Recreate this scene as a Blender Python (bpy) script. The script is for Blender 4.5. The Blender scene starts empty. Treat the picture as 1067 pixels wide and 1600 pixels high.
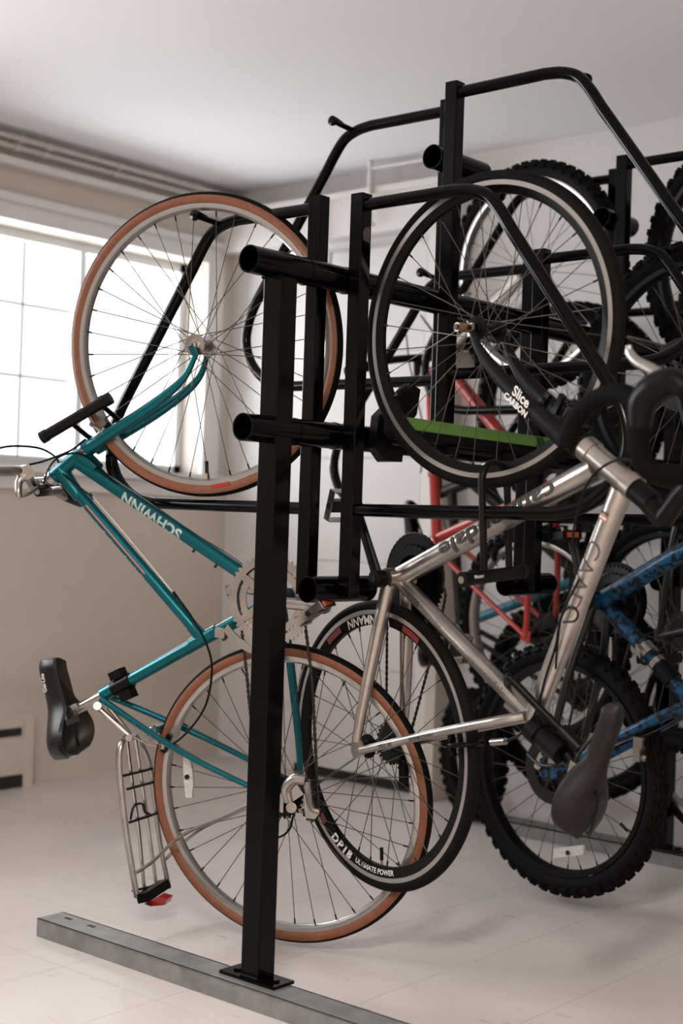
import bpy, bmesh, math, random
from math import sin, cos, pi, radians, sqrt, atan2, acos
from mathutils import Vector as V, Matrix
random.seed(4)
S = bpy.context.scene
COL = S.collection

# ---------------------------------------------------------------- camera, world, lights, exposure
FPX, TH, ROLL, PITCH = 2222.0, radians(40.5), radians(1.9), radians(0.3)
CAM = V((2.0069, -2.1328, 0.9887))
F_ = V((-sin(TH)*cos(PITCH), cos(TH)*cos(PITCH), sin(PITCH)))
R0 = V((cos(TH), sin(TH), 0)); U0 = R0.cross(F_)
R_ = R0*cos(ROLL) + U0*sin(ROLL); U_ = U0*cos(ROLL) - R0*sin(ROLL)
cd = bpy.data.cameras.new('camera'); cam = bpy.data.objects.new('camera', cd); COL.objects.link(cam)
cam.matrix_world = Matrix(((R_.x, U_.x, -F_.x, CAM.x), (R_.y, U_.y, -F_.y, CAM.y), (R_.z, U_.z, -F_.z, CAM.z), (0, 0, 0, 1)))
cd.sensor_width = 36; cd.sensor_fit = 'AUTO'; cd.lens = FPX/1600*36; cd.clip_start = .05
cd.dof.use_dof = True; cd.dof.focus_distance = 3.15; cd.dof.aperture_fstop = 2.6
S.camera = cam
S.view_settings.view_transform = 'Standard'; S.view_settings.look = 'None'
S.view_settings.exposure = 0.55; S.view_settings.gamma = 1.0; S.view_settings.use_curve_mapping = False

W = bpy.data.worlds.new('sky'); S.world = W; W.use_nodes = True
bg = W.node_tree.nodes['Background']; bg.inputs[0].default_value = (.93, .97, 1, 1); bg.inputs[1].default_value = 1.3

def area(name, loc, rot, sx, sy, power, col):
    l = bpy.data.lights.new(name, 'AREA'); l.shape = 'RECTANGLE'; l.size = sx; l.size_y = sy; l.energy = power; l.color = col
    o = bpy.data.objects.new(name, l); o.location = loc; o.rotation_euler = rot; COL.objects.link(o); return o
XW, YW, ZC = -2.18, 2.03, 2.32       # window wall, back wall, ceiling
XR, YF = 3.3, -3.3
# daylight outside the window in view, and outside an unseen window added for fill
area('window_daylight', (XW-.50, 1.33, 1.62), (0, radians(-90), 0), 1.0, 1.3, 27, (.93, .97, 1))
area('added_window_fill', (XW-.40, -1.0, 1.62), (0, radians(-90), 0), 1.0, 1.7, 68, (.95, .97, 1))
# fill lamp added out of view behind the camera, sized like a ceiling fixture
area('added_fill_light', (1.6, -2.3, ZC-.07), (0, 0, 0), .25, 1.2, 74, (1, .94, .87))

# ---------------------------------------------------------------- projection helpers: a pixel of the photograph -> a point on a real plane
def ray(x, y): return F_ + R_*((x-533.5)/FPX) - U_*((y-800)/FPX)
def onplane(x, y, p0, n):
    d = ray(x, y); return CAM + d*((V(p0)-CAM).dot(V(n))/d.dot(V(n)))
def atdepth(x, y, t): return CAM + ray(x, y)*t

# ---------------------------------------------------------------- materials
def mat(name, col, rough=.5, metal=0, coat=0, noise=0, nscale=30, bump=0, bscale=200, spec=.5, col2=None, thr=None):
    m = bpy.data.materials.new(name); m.use_nodes = True; nt = m.node_tree; b = nt.nodes['Principled BSDF']
    b.inputs['Base Color'].default_value = (*col, 1); b.inputs['Roughness'].default_value = rough
    b.inputs['Metallic'].default_value = metal; b.inputs['Coat Weight'].default_value = coat; b.inputs['Coat Roughness'].default_value = .12
    b.inputs['Specular IOR Level'].default_value = spec
    tc = nt.nodes.new('ShaderNodeTexCoord')
    if noise or col2:
        n = nt.nodes.new('ShaderNodeTexNoise'); n.inputs['Scale'].default_value = nscale; n.inputs['Detail'].default_value = 5
        nt.links.new(tc.outputs['Object'], n.inputs['Vector'])
        r = nt.nodes.new('ShaderNodeValToRGB')
        lo, hi = thr if thr else (.35, .65)
        r.color_ramp.elements[0].position = lo; r.color_ramp.elements[1].position = hi
        c2 = col2 if col2 else tuple(c*(1-noise) for c in col)
        r.color_ramp.elements[0].color = (*c2, 1); r.color_ramp.elements[1].color = (*col, 1)
        nt.links.new(n.outputs['Fac'], r.inputs['Fac']); nt.links.new(r.outputs['Color'], b.inputs['Base Color'])
    if bump:
        n2 = nt.nodes.new('ShaderNodeTexNoise'); n2.inputs['Scale'].default_value = bscale; n2.inputs['Detail'].default_value = 3
        nt.links.new(tc.outputs['Object'], n2.inputs['Vector'])
        bp = nt.nodes.new('ShaderNodeBump'); bp.inputs['Strength'].default_value = bump; bp.inputs['Distance'].default_value = .002
        nt.links.new(n2.outputs['Fac'], bp.inputs['Height']); nt.links.new(bp.outputs['Normal'], b.inputs['Normal'])
    return m
MT = dict(
 rack=mat('black_gloss_enamel', (.0012, .001, .001), .15, 0, .0, bump=.05, bscale=160, spec=.13),
 galv=mat('galvanized_steel', (.24, .24, .23), .5, .35, noise=.28, nscale=22, bump=.15, bscale=90),
 teal=mat('teal_paint', (.0005, .112, .138), .28, .55, .12, noise=.22, nscale=9, spec=.3),
 alu=mat('polished_aluminium', (.44, .40, .365), .3, .95, noise=.22, nscale=14, bump=.05),
 silver=mat('silver_metal', (.42, .395, .37), .24, .97, noise=.15, nscale=30),
 rimsil=mat('rim_aluminium', (.45, .43, .41), .32, .9, noise=.08, nscale=20),
 dark=mat('dark_steel', (.018, .016, .015), .4, .6, noise=.4, nscale=60),
 chain=mat('oily_chain', (.022, .017, .014), .42, .6, noise=.5, nscale=200),
 spoke=mat('spoke_steel', (.10, .09, .08), .35, .85),
 rubber=mat('black_rubber', (.0028, .0023, .0021), .7, bump=.3, bscale=400, spec=.1),
 gum=mat('tan_sidewall', (.20, .068, .026), .6, noise=.2, nscale=60),
 black=mat('black_plastic', (.002, .0017, .0016), .4, spec=.14),
 tape=mat('black_bar_tape', (.002, .0018, .0016), .8, bump=.5, bscale=120, spec=.08),
 carbon=mat('matt_carbon', (.004, .0034, .0033), .5, spec=.12),
 saddle=mat('black_saddle_vinyl', (.006, .005, .0048), .4, spec=.3, bump=.1, bscale=300),
 saddle2=mat('worn_grey_brown_saddle_cover', (.013, .0098, .009), .5, spec=.22, bump=.15, bscale=300, noise=.15, nscale=20),
 under=mat('brown_saddle_base', (.035, .025, .018), .5, noise=.3, nscale=30),
 tan=mat('tan_saddle_shell', (.20, .14, .085), .6, noise=.4, nscale=80),
 red=mat('red_paint', (.40, .028, .016), .35, 0, .2, noise=.15, nscale=20),
 redtx=mat('red_reflector', (.33, .015, .01), .2, 0, .5),
 chip=mat('worn_enamel', (.10, .085, .065), .6, col2=(.004, .004, .004), nscale=260, thr=(.42, .55)),
 darkred=mat('dark_red_decal', (.16, .012, .008), .5),
 amber=mat('amber_reflector', (.45, .06, .015), .3, 0, .2),
 blue=mat('blue_camouflage_paint', (.002, .06, .15), .42, 0, .1, spec=.25, col2=(.002, .0035, .006), nscale=60, thr=(.47, .53)),
 grey=mat('graphite_paint', (.006, .007, .0075), .4, .3, .1),
 white=mat('white_paint', (.62, .60, .57), .4, 0, .3, noise=.2, nscale=25),
 cyan=mat('cyan_paint', (.004, .17, .25), .4, 0, .1),
 green=mat('green_sleeve', (.10, .24, .035), .55, noise=.12, nscale=40),
 decal=mat('pale_decal', (.42, .52, .50), .5, noise=.35, nscale=60),
 pink=mat('pink_stripe', (.42, .16, .14), .5),
 greytx=mat('grey_decal', (.055, .048, .043), .6, 0, spec=.2),
 pen=mat('brown_marker', (.07, .05, .038), .6),
 whitetx=mat('white_print', (.70, .68, .66), .5),
 clear=mat('clear_reflector_plastic', (.55, .53, .50), .2, 0, .6, noise=.3, nscale=150),
 brass=mat('brass_nut', (.33, .22, .14), .35, .85),
 wall=mat('painted_wall', (.60, .53, .465), .8, bump=.12, bscale=60, noise=.04, nscale=3),
 wallback=mat('painted_wall_grey', (.69, .665, .655), .75, bump=.12, bscale=60, noise=.04, nscale=3),
 ceil=mat('white_ceiling', (.80, .785, .81), .85, bump=.2, bscale=120),
 trim=mat('white_gloss_trim', (.72, .69, .67), .45, noise=.04, nscale=5),
 vinylw=mat('white_window_vinyl', (.78, .79, .80), .4),
 slot=mat('dark_slot', (.012, .011, .01), .7),
 pipe=mat('painted_pipe', (.55, .52, .49), .6),
 muntin=mat('grey_glass_bar', (.45, .5, .52), .5),
)
# vinyl tile: warm pinkish white with short brown flecks all laid one way
def tile_mat():
    m = bpy.data.materials.new('vinyl_tile'); m.use_nodes = True; nt = m.node_tree; b = nt.nodes['Principled BSDF']; N = nt.nodes.new; L = nt.links.new
    g = N('ShaderNodeNewGeometry'); mp = N('ShaderNodeMapping'); mp.inputs['Scale'].default_value = (9, 75, 1); mp.inputs['Rotation'].default_value = (0, 0, .25)
    L(g.outputs['Position'], mp.inputs['Vector'])
    n = N('ShaderNodeTexNoise'); n.inputs['Scale'].default_value = 1.0; n.inputs['Detail'].default_value = 4; n.inputs['Roughness'].default_value = .6; L(mp.outputs[0], n.inputs['Vector'])
    r = N('ShaderNodeValToRGB'); e = r.color_ramp.elements; e[0].position = .25; e[0].color = (.26, .19, .15, 1); e[1].position = .36; e[1].color = (.60, .545, .52, 1)
    L(n.outputs['Fac'], r.inputs['Fac'])
    n2 = N('ShaderNodeTexNoise'); n2.inputs['Scale'].default_value = 2.2; n2.inputs['Detail'].default_value = 3; L(g.outputs['Position'], n2.inputs['Vector'])
    mx = N('ShaderNodeMix'); mx.data_type = 'RGBA'; mx.blend_type = 'MULTIPLY'; mx.inputs['Factor'].default_value = .25
    r2 = N('ShaderNodeValToRGB'); r2.color_ramp.elements[0].color = (.72, .68, .65, 1); r2.color_ramp.elements[0].position = .35; r2.color_ramp.elements[1].position = .6
    L(n2.outputs['Fac'], r2.inputs['Fac']); L(r.outputs['Color'], mx.inputs['A']); L(r2.outputs['Color'], mx.inputs['B']); L(mx.outputs['Result'], b.inputs['Base Color'])
    b.inputs['Roughness'].default_value = .32; b.inputs['Specular IOR Level'].default_value = .45
    return m
MT['tile'] = tile_mat()
def glass_mat():
    m = bpy.data.materials.new('window_glass'); m.use_nodes = True; nt = m.node_tree; nt.nodes.remove(nt.nodes['Principled BSDF'])
    o = nt.nodes['Material Output']; t = nt.nodes.new('ShaderNodeBsdfTransparent'); g = nt.nodes.new('ShaderNodeBsdfGlossy'); g.inputs['Roughness'].default_value = .05
    x = nt.nodes.new('ShaderNodeMixShader'); x.inputs[0].default_value = .06
    nt.links.new(t.outputs[0], x.inputs[1]); nt.links.new(g.outputs[0], x.inputs[2]); nt.links.new(x.outputs[0], o.inputs[0]); return m
MT['glass'] = glass_mat()

# ---------------------------------------------------------------- mesh builder
def catmull(pts, k=6, closed=False):
    pts = [V(p) for p in pts]; n = len(pts); out = []
    rng = range(n if closed else n-1)
    for i in rng:
        p0 = pts[(i-1) % n] if closed or i > 0 else pts[0]*2-pts[1]
        p1 = pts[i]; p2 = pts[(i+1) % n]; p3 = pts[(i+2) % n] if closed or i+2 < n else pts[-1]*2-pts[-2]
        for j in range(k):
            t = j/k; t2 = t*t; t3 = t2*t
            out.append(.5*((2*p1)+(p2-p0)*t+(2*p0-5*p1+4*p2-p3)*t2+(3*p1-p0-3*p2+p3)*t3))
    if not closed: out.append(pts[-1])
    return out
def fillet(pts, r, k=7):
    """polyline with its inner corners rounded"""
    pts = [V(p) for p in pts]; out = [pts[0]]
    for i in range(1, len(pts)-1):
        a, b, c = pts[i-1], pts[i], pts[i+1]; rr = r[i-1] if isinstance(r, (list, tuple)) else r
        u = (a-b).normalized(); w = (c-b).normalized(); l = min(rr, (a-b).length*.49, (c-b).length*.49)
        for j in range(k+1):
            t = j/k; out.append((b+u*l)*(1-t)**2 + b*2*t*(1-t) + (b+w*l)*t*t)
    return out+[pts[-1]]
class M:
    def __init__(s): s.v = []; s.f = []; s.m = []; s.mats = []
    def mi(s, name):
        if name not in s.mats: s.mats.append(name)
        return s.mats.index(name)
    def add(s, vs, fs, mt):
        o = len(s.v); s.v += [tuple(x) for x in vs]; i = s.mi(mt)
        for f in fs: s.f.append(tuple(a+o for a in f)); s.m.append(i)
        return s
    def box(s, c, size, mt, X=(1, 0, 0), Y=(0, 1, 0), Z=(0, 0, 1), taper=1):
        c = V(c); X = V(X).normalized(); Y = V(Y).normalized(); Z = V(Z).normalized(); a, b, h = [q/2 for q in size]; vs = []
        for z in (-1, 1):
            k = taper if z > 0 else 1
            for x, y in ((-1, -1), (1, -1), (1, 1), (-1, 1)): vs.append(c+X*a*x*k+Y*b*y*k+Z*h*z)
        return s.add(vs, [(3, 2, 1, 0), (4, 5, 6, 7), (0, 1, 5, 4), (1, 2, 6, 5), (2, 3, 7, 6), (3, 0, 4, 7)], mt)
    def bbox(s, lo, hi, mt):
        lo = V(lo); hi = V(hi); return s.box((lo+hi)/2, hi-lo, mt)
    def tube(s, pts, r, mt, n=10, cap=True, closed=False, flat=None, flatn=None):
        """swept round tube, r a number or a list; flat = (scale across, scale along flatn)"""
        pts = [V(p) for p in pts]; N = len(pts)
        rs = r if isinstance(r, (list, tuple)) else [r]*N
        if len(rs) != N:
            rs = [rs[0] + 0]*N if len(rs) == 1 else [rs[int(min(i/(N-1)*(len(rs)-1), len(rs)-2))]*(1-((i/(N-1)*(len(rs)-1))-int(min(i/(N-1)*(len(rs)-1), len(rs)-2)))) + rs[int(min(i/(N-1)*(len(rs)-1), len(rs)-2))+1]*((i/(N-1)*(len(rs)-1))-int(min(i/(N-1)*(len(rs)-1), len(rs)-2))) for i in range(N)]
        T = []
        for i in range(N):
            a = pts[(i-1) % N] if closed or i > 0 else pts[0]; b = pts[(i+1) % N] if closed or i < N-1 else pts[-1]
            T.append((b-a).normalized())
        ref = V(flatn) if flatn is not None else (V((0, 0, 1)) if abs(T[0].z) < .9 else V((1, 0, 0)))
        e = (ref - T[0]*ref.dot(T[0])).normalized(); vs = []
        for i in range(N):
            if flatn is not None: e = V(flatn)
            e = (e - T[i]*e.dot(T[i])).normalized(); g = T[i].cross(e)
            fx, fy = flat if flat else (1, 1)
            for j in range(n):
                a = 2*pi*j/n; vs.append(pts[i] + e*(rs[i]*cos(a)*fy) + g*(rs[i]*sin(a)*fx))
        fs = []
        for i in range(N if closed else N-1):
            for j in range(n):
                a = i*n+j; b = i*n+(j+1) % n; c = ((i+1) % N)*n+(j+1) % n; d = ((i+1) % N)*n+j; fs.append((a, b, c, d))
        if cap and not closed: fs += [tuple(range(n-1, -1, -1)), tuple(range((N-1)*n, N*n))]
        return s.add(vs, fs, mt)
    def cyl(s, a, b, r, mt, n=16, r2=None): return s.tube([a, b], [r, r if r2 is None else r2], mt, n)
    def pipe(s, a, b, ro, ri, mt, n=24, inner=None):
        """open hollow tube with a wall you can see at its ends"""
        a = V(a); b = V(b); L = (b-a).length; ax = (b-a).normalized()
        s.lathe(a, ax, [(ri, 0), (ro, 0), (ro, L), (ri, L)], n, mt, closed=True); return s
    def lathe(s, c, ax, prof, n, mt, closed=False, a0=0, e0=None):
        """profile of (radius, height along ax[, material])"""
        c = V(c); ax = V(ax).normalized(); e = V((0, 0, 1)) if abs(ax.z) < .9 else V((1, 0, 0))
        if e0 is not None: e = V(e0)
        e = (e-ax*e.dot(ax)).normalized(); g = ax.cross(e); P = len(prof); o = len(s.v)
        for j in range(n):
            a = 2*pi*j/n+a0; d = e*cos(a)+g*sin(a)
            for p in prof: s.v.append(tuple(c+d*p[0]+ax*p[1]))
        for j in range(n):
            k = (j+1) % n
            for i in range(P if closed else P-1):
                q = (i+1) % P; s.f.append((o+j*P+i, o+k*P+i, o+k*P+q, o+j*P+q)); s.m.append(s.mi(prof[i][2] if len(prof[i]) > 2 else mt))
        return s
    def disc(s, c, ax, r, t, mt, n=24, ri=0):
        if ri: return s.lathe(V(c)-V(ax).normalized()*t/2, ax, [(ri, 0), (r, 0), (r, t), (ri, t)], n, mt, closed=True)
        return s.lathe(V(c)-V(ax).normalized()*t/2, ax, [(.0001, 0), (r, 0), (r, t), (.0001, t)], n, mt)
    def plate(s, pts, nrm, t, mt):
        """flat polygon given thickness t"""
        nrm = V(nrm).normalized(); n = len(pts); a = [V(p)-nrm*t/2 for p in pts]; b = [V(p)+nrm*t/2 for p in pts]
        return s.add(a+b, [tuple(range(n-1, -1, -1)), tuple(range(n, 2*n))]+[(i, (i+1) % n, (i+1) % n+n, i+n) for i in range(n)], mt)
    def gear(s, c, ax, R, teeth, t, mt, ri, arms=0, hub=.02, e0=None):
        c = V(c); ax = V(ax).normalized(); e = V((0, 0, 1)) if abs(ax.z) < .9 else V((1, 0, 0))
        e = (e-ax*e.dot(ax)).normalized(); g = ax.cross(e); n = teeth*4; vs = []; h = .0028
        for j in range(n):
            a = 2*pi*j/n; d = e*cos(a)+g*sin(a); ro = R+(h if j % 4 in (1, 2) else -h)
            for rr, zz in ((ri, -t/2), (ro, -t/2), (ro, t/2), (ri, t/2)): vs.append(c+d*rr+ax*zz)
        fs = []
        for j in range(n):
            k = (j+1) % n
            for i in range(4): q = (i+1) % 4; fs.append((4*j+i, 4*k+i, 4*k+q, 4*j+q))
        s.add(vs, fs, mt)
        for q in range(arms):
            a = 2*pi*q/arms+.35; d = e*cos(a)+g*sin(a); w = g*cos(a)-e*sin(a)
            m_ = (hub*.7+ri+.006)/2; s.plate([c+d*hub*.6-w*.011, c+d*(ri+.006)-w*.0075, c+d*(ri+.006)+w*.0075, c+d*hub*.6+w*.011], ax, t*1.5, mt)
            s.disc(c+d*(ri+.002), ax, .0055, t*2.6, mt, 10)
        if arms: s.disc(c, ax, hub, t*2, mt, 24)
        return s
    def build(s, name, parent=None, mw=None, smooth=True, ang=38, kind=None, label=None):
        me = bpy.data.meshes.new(name); me.from_pydata(s.v, [], s.f); me.validate()
        if len(me.polygons) == len(s.m): me.polygons.foreach_set('material_index', s.m)
        for k in s.mats: me.materials.append(MT[k])
        bm = bmesh.new(); bm.from_mesh(me); bmesh.ops.recalc_face_normals(bm, faces=bm.faces); bm.to_mesh(me); bm.free()
        if smooth: me.shade_smooth(); me.set_sharp_from_angle(angle=radians(ang))
        return link(name, me, parent, mw, kind, label)
def link(name, me, parent=None, mw=None, kind=None, label=None):
    o = bpy.data.objects.new(name, me); COL.objects.link(o)
    if parent: o.parent = parent
    if mw is not None: o.matrix_local = mw
    if kind: o['kind'] = kind
    if label: o['label'] = label
    return o
def tag(o, label, cat, group=None):
    o['label'] = label; o['category'] = cat
    if group: o['group'] = group
    return o
def thing(name, label, cat, loc=(0, 0, 0), group=None, mw=None):
    o = bpy.data.objects.new(name, None); COL.objects.link(o); o.empty_display_size = .1
    if mw is not None: o.matrix_world = mw
    else: o.location = loc
    return tag(o, label, cat, group)
def text_mesh(body, size, bold=.0, spacing=1.0, shear=0, cuts=0):
    cu = bpy.data.curves.new('t', 'FONT'); cu.body = body; cu.size = size; cu.offset = bold; cu.align_x = 'CENTER'; cu.align_y = 'CENTER'
    cu.space_character = spacing; cu.shear = shear; cu.resolution_u = 3
    ob = bpy.data.objects.new('t', cu); me = bpy.data.meshes.new_from_object(ob); bpy.data.objects.remove(ob)
    bm = bmesh.new(); bm.from_mesh(me); bmesh.ops.triangulate(bm, faces=bm.faces)
    for i in range(1, cuts):
        for ax, n in ((0, cuts*2), (1, cuts)):
            pass
    if cuts:
        ys = [v.co.y for v in bm.verts]; xs = [v.co.x for v in bm.verts]
        for i in range(1, cuts):
            y = min(ys)+(max(ys)-min(ys))*i/cuts
            bmesh.ops.bisect_plane(bm, geom=bm.verts[:]+bm.edges[:]+bm.faces[:], plane_co=(0, y, 0), plane_no=(0, 1, 0))
        nx = int((max(xs)-min(xs))/.012)+1
        for i in range(1, nx):
            x = min(xs)+(max(xs)-min(xs))*i/nx
            bmesh.ops.bisect_plane(bm, geom=bm.verts[:]+bm.edges[:]+bm.faces[:], plane_co=(x, 0, 0), plane_no=(1, 0, 0))
    vs = [v.co.copy() for v in bm.verts]; bm.verts.index_update(); fs = [tuple(v.index for v in f.verts) for f in bm.faces]; bm.free()
    bpy.data.meshes.remove(me); bpy.data.curves.remove(cu)
    return vs, fs
def text_on_tube(A, B, r, s, out, body, size, mt, flip=False, bold=0, spacing=1, shear=0, name='lettering', parent=None, lift=.0006, shift=0, stretch=1):
    """lettering wrapped round a straight tube A-B of radius r (or (rA, rB)), centred at fraction s, facing out"""
    A = V(A); B = V(B); t = (B-A).normalized(); out = V(out); out = (out-t*out.dot(t)).normalized()
    right = -t if flip else t; up = out.cross(right)
    vs, fs = text_mesh(body, size, bold, spacing, shear, 8); c = A+(B-A)*s; P = []
    for v in vs:
        x = v.x*stretch; fr = ((c+right*x)-A).dot(t)/(B-A).length
        rr = (r if not isinstance(r, tuple) else r[0]+(r[1]-r[0])*fr)+lift; a = v.y/rr+shift
        P.append(c+right*x+out*(rr*cos(a))+up*(rr*sin(a)))
    return M().add(P, fs, mt).build(name, parent, smooth=False)
def text_flat(c, right, up, body, size, mt, name='lettering', parent=None, bold=0, shear=0, spacing=1):
    right = V(right).normalized(); up = V(up); up = (up-right*up.dot(right)).normalized()
    vs, fs = text_mesh(body, size, bold, spacing, shear)
    return M().add([V(c)+right*v.x+up*v.y for v in vs], fs, mt).build(name, parent, smooth=False)
def text_ring(rad, y, ang, body, size, mt, name, parent, bold=0, sgn=-1, spacing=1, shear=0):
    """lettering on the side of a rim, tops toward the hub; wheel axis is local Y; ang measured from the bottom"""
    vs, fs = text_mesh(body, size, bold, spacing, shear, 2); P = []
    for v in vs:
        a = ang + v.x/rad; rr = rad - v.y; P.append((rr*sin(a), y, -rr*cos(a)))
    return M().add(P, fs, mt).build(name, parent, smooth=False)

# ---------------------------------------------------------------- the room
def struct(name, m, parent=None, smooth=False, mw=None):
    o = m.build(name, parent, mw, smooth=smooth)
    if parent is None: o['kind'] = 'structure'
    return o
fl = struct('floor', M().bbox((XW-.2, YF, -.10), (XR, YW+.2, -.003), 'slot'))
T = .30; tm = M().box((0, 0, -.0015), (T-.0011, T-.0011, .003), 'tile'); tile_me = None
x0, y0 = .166-T*9, 1.344-T*15
for i in range(30):
    for j in range(30):
        cx, cy = x0+T*(i+.5), y0+T*(j+.5)
        if cx-T/2 < XW-.15 or cx > XR or cy > YW+.1 or cy < YF: continue
        # only tiles the frame can see are single pieces
        v = V((cx, cy, 0))-CAM; z = v.dot(F_)
        if z < 1.2: continue
        px = 533.5+FPX*v.dot(R_)/z; py = 800-FPX*v.dot(U_)/z
        if not (-330 < px < 1400 and 1000 < py < 2100): continue
        if tile_me is None: o = tm.build('tile', fl, Matrix.Translation((cx, cy, 0)), smooth=False); tile_me = o.data
        else: link('tile', tile_me, fl, Matrix.Translation((cx, cy, 0)))
rest = M().bbox((XW, YF, -.0045), (XR, YW, -.0022), 'tile'); o = struct('subfloor_sheet', rest, fl)
struct('ceiling', M().bbox((XW-.2, YF, ZC), (XR, YW+.2, ZC+.1), 'ceil'))
wl = M(); WY0, WY1, WZ0, WZ1 = .80, 1.87, 1.15, 2.01
V0, V1 = -1.9, -.2
wl.bbox((XW-.2, YF, 0), (XW, YW+.2, WZ0), 'wall'); wl.bbox((XW-.2, YF, WZ1), (XW, YW+.2, ZC), 'wall')
wl.bbox((XW-.2, YF, WZ0), (XW, V0, WZ1), 'wall'); wl.bbox((XW-.2, V1, WZ0), (XW, WY0, WZ1), 'wall'); wl.bbox((XW-.2, WY1, WZ0), (XW, YW+.2, WZ1), 'wall')
struct('wall_left', wl)
struct('wall_back', M().bbox((XW-.2, YW, 0), (XR, YW+.2, ZC), 'wallback'))
struct('wall_right', M().bbox((XR, YF, 0), (XR+.1, YW+.2, ZC), 'wall'))
struct('wall_front', M().bbox((XW-.2, YF-.1, 0), (XR+.1, YF, ZC), 'wall'))
def window(name, a, b, detail=True):
    w = M(); X = XW
    # reveal lining and sash frames
    t = .035
    for lo, hi in (((X-.16, a, WZ0), (X-.11, a+t, WZ1)), ((X-.16, b-t, WZ0), (X-.11, b, WZ1)), ((X-.16, a, WZ0), (X-.11, b, WZ0+t)), ((X-.16, a, WZ1-t), (X-.11, b, WZ1))): w.bbox(lo, hi, 'vinylw')
    o = struct(name, w)
    mid = (a+b)/2 if not detail else 1.325
    M().bbox((X-.155, mid-.014, WZ0+t), (X-.10, mid+.014, WZ1-t), 'vinylw').build('mullion', o, smooth=False)
    # casing on the room side, two stepped boards
    c = M(); q = .09
    for lo, hi in (((X, a-q, WZ1), (X+.018, b+q, WZ1+q)), ((X, a-q, WZ0), (X+.018, a, WZ1)), ((X, b, WZ0), (X+.018, b+q, WZ1)), ((X+.018, a-q, WZ1+q-.028), (X+.034, b+q, WZ1+q))): c.bbox(lo, hi, 'trim')
    c.build('casing', o, smooth=False)
    M().bbox((X-.11, a-q, WZ0-.03), (X+.05, b+q, WZ0), 'trim').build('sill', o, smooth=False)
    M().bbox((X, a-q+.01, WZ0-.09), (X+.016, b+q-.01, WZ0-.03), 'trim').build('apron', o, smooth=False)
    for lo, hi in ((a+t, mid-.014), (mid+.014, b-t)):
        M().bbox((X-.137, lo, WZ0+t), (X-.133, hi, WZ1-t), 'glass').build('pane', o, smooth=False)
        if detail:
            g = M(); yc = 1.07 if lo < 1.2 else 1.60
            if lo < 1.2:
                g.bbox((X-.130, yc-.005, WZ0+t), (X-.126, yc+.005, WZ1-t), 'muntin')
                for z in (1.742, 1.478):
                    g.bbox((X-.130, lo, z-.0045), (X-.126, hi, z+.0045), 'muntin')
                    g.plate([(X-.128, yc-.012, z), (X-.128, yc, z-.012), (X-.128, yc+.012, z), (X-.128, yc, z+.012)], (1, 0, 0), .005, 'muntin')
                g.build('muntin', o, smooth=False)
    return o
window('window_1', WY0, WY1); window('added_window', V0, V1, False)  # the second window is unseen, added to let fill daylight in
# back wall: sectional door with a white jamb and a dark gap along the floor
dr = M(); dr.bbox((-1.72, YW-.03, .035), (-1.135, YW, 2.02), 'wallback'); door = struct('door_1', dr)
for k in range(5):
    z0 = .04+k*.395; M().bbox((-1.715, YW-.040, z0), (-1.145, YW-.03, z0+.392), 'wallback').build('panel', door, smooth=False)
M().bbox((-1.72, YW-.036, 0), (-1.12, YW-.001, .034), 'slot').build('gap_shade_strip', door, smooth=False)  # shade of the gap under the door, put in as a dark strip
j = M(); j.bbox((-1.13, YW-.055, 0), (-1.045, YW, 2.1), 'trim'); j.bbox((-1.045, YW-.10, 0), (-1.0, YW, 2.1), 'wall'); struct('trim_1', j)
h = M(); h.bbox((XW, YW-.09, 2.06), (-.98, YW, 2.2), 'trim'); h.bbox((XW, YW-.11, 2.2), (-.98, YW, 2.225), 'trim'); struct('trim_2', h)
# ledge and two pipes under the ceiling of the window wall
led = M(); led.bbox((XW, YF, 2.195), (XW+.045, YW, 2.222), 'trim'); struct('trim_3', led)
for i, (z, x, r) in enumerate(((2.262, .035, .012), (2.287, .062, .010))):
    p = M(); p.cyl((XW+x, YF+.01, z), (XW+x, YW-.002, z), r, 'pipe', 12)
    for y in (.9, 1.02, 1.35, 1.75): p.cyl((XW+x, y-.012, z), (XW+x, y+.012, z), r*1.45, 'pipe', 12)
    p.build('ceiling_pipe'); tag(bpy.context.scene.objects[p and 'ceiling_pipe' if i == 0 else 'ceiling_pipe.001'], ('thin painted pipe with couplings along the window wall, lower of the two' if i == 0 else 'thin painted pipe right under the ceiling edge, upper of the two'), 'pipe', 'pipes under the ceiling')
p = M(); p.tube(fillet([(-1.62, YW-.11, 2.315), (-1.62, YW-.11, 2.235), (-1.62, YW-.11, 1.94), (-1.56, YW-.11, 1.93), (-1.56, YW-.10, 2.0)], .03), .009, 'pipe', 10)
tag(p.build('conduit'), 'thin painted conduit hanging down the back wall beside the door track', 'pipe')
p = M(); p.tube(fillet([(-1.36, YW-.12, ZC-.002), (-1.36, YW-.12, 2.10), (-1.34, YW-.12, 2.08)], .02), .010, 'trim', 10); p.tube([(-1.36, YW-.12, ZC-.03), (-1.1, YW-.12, ZC-.03)], .006, 'trim', 8)
tag(p.build('conduit'), 'bright white conduit bracket dropping from the ceiling over the door', 'pipe')
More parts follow.
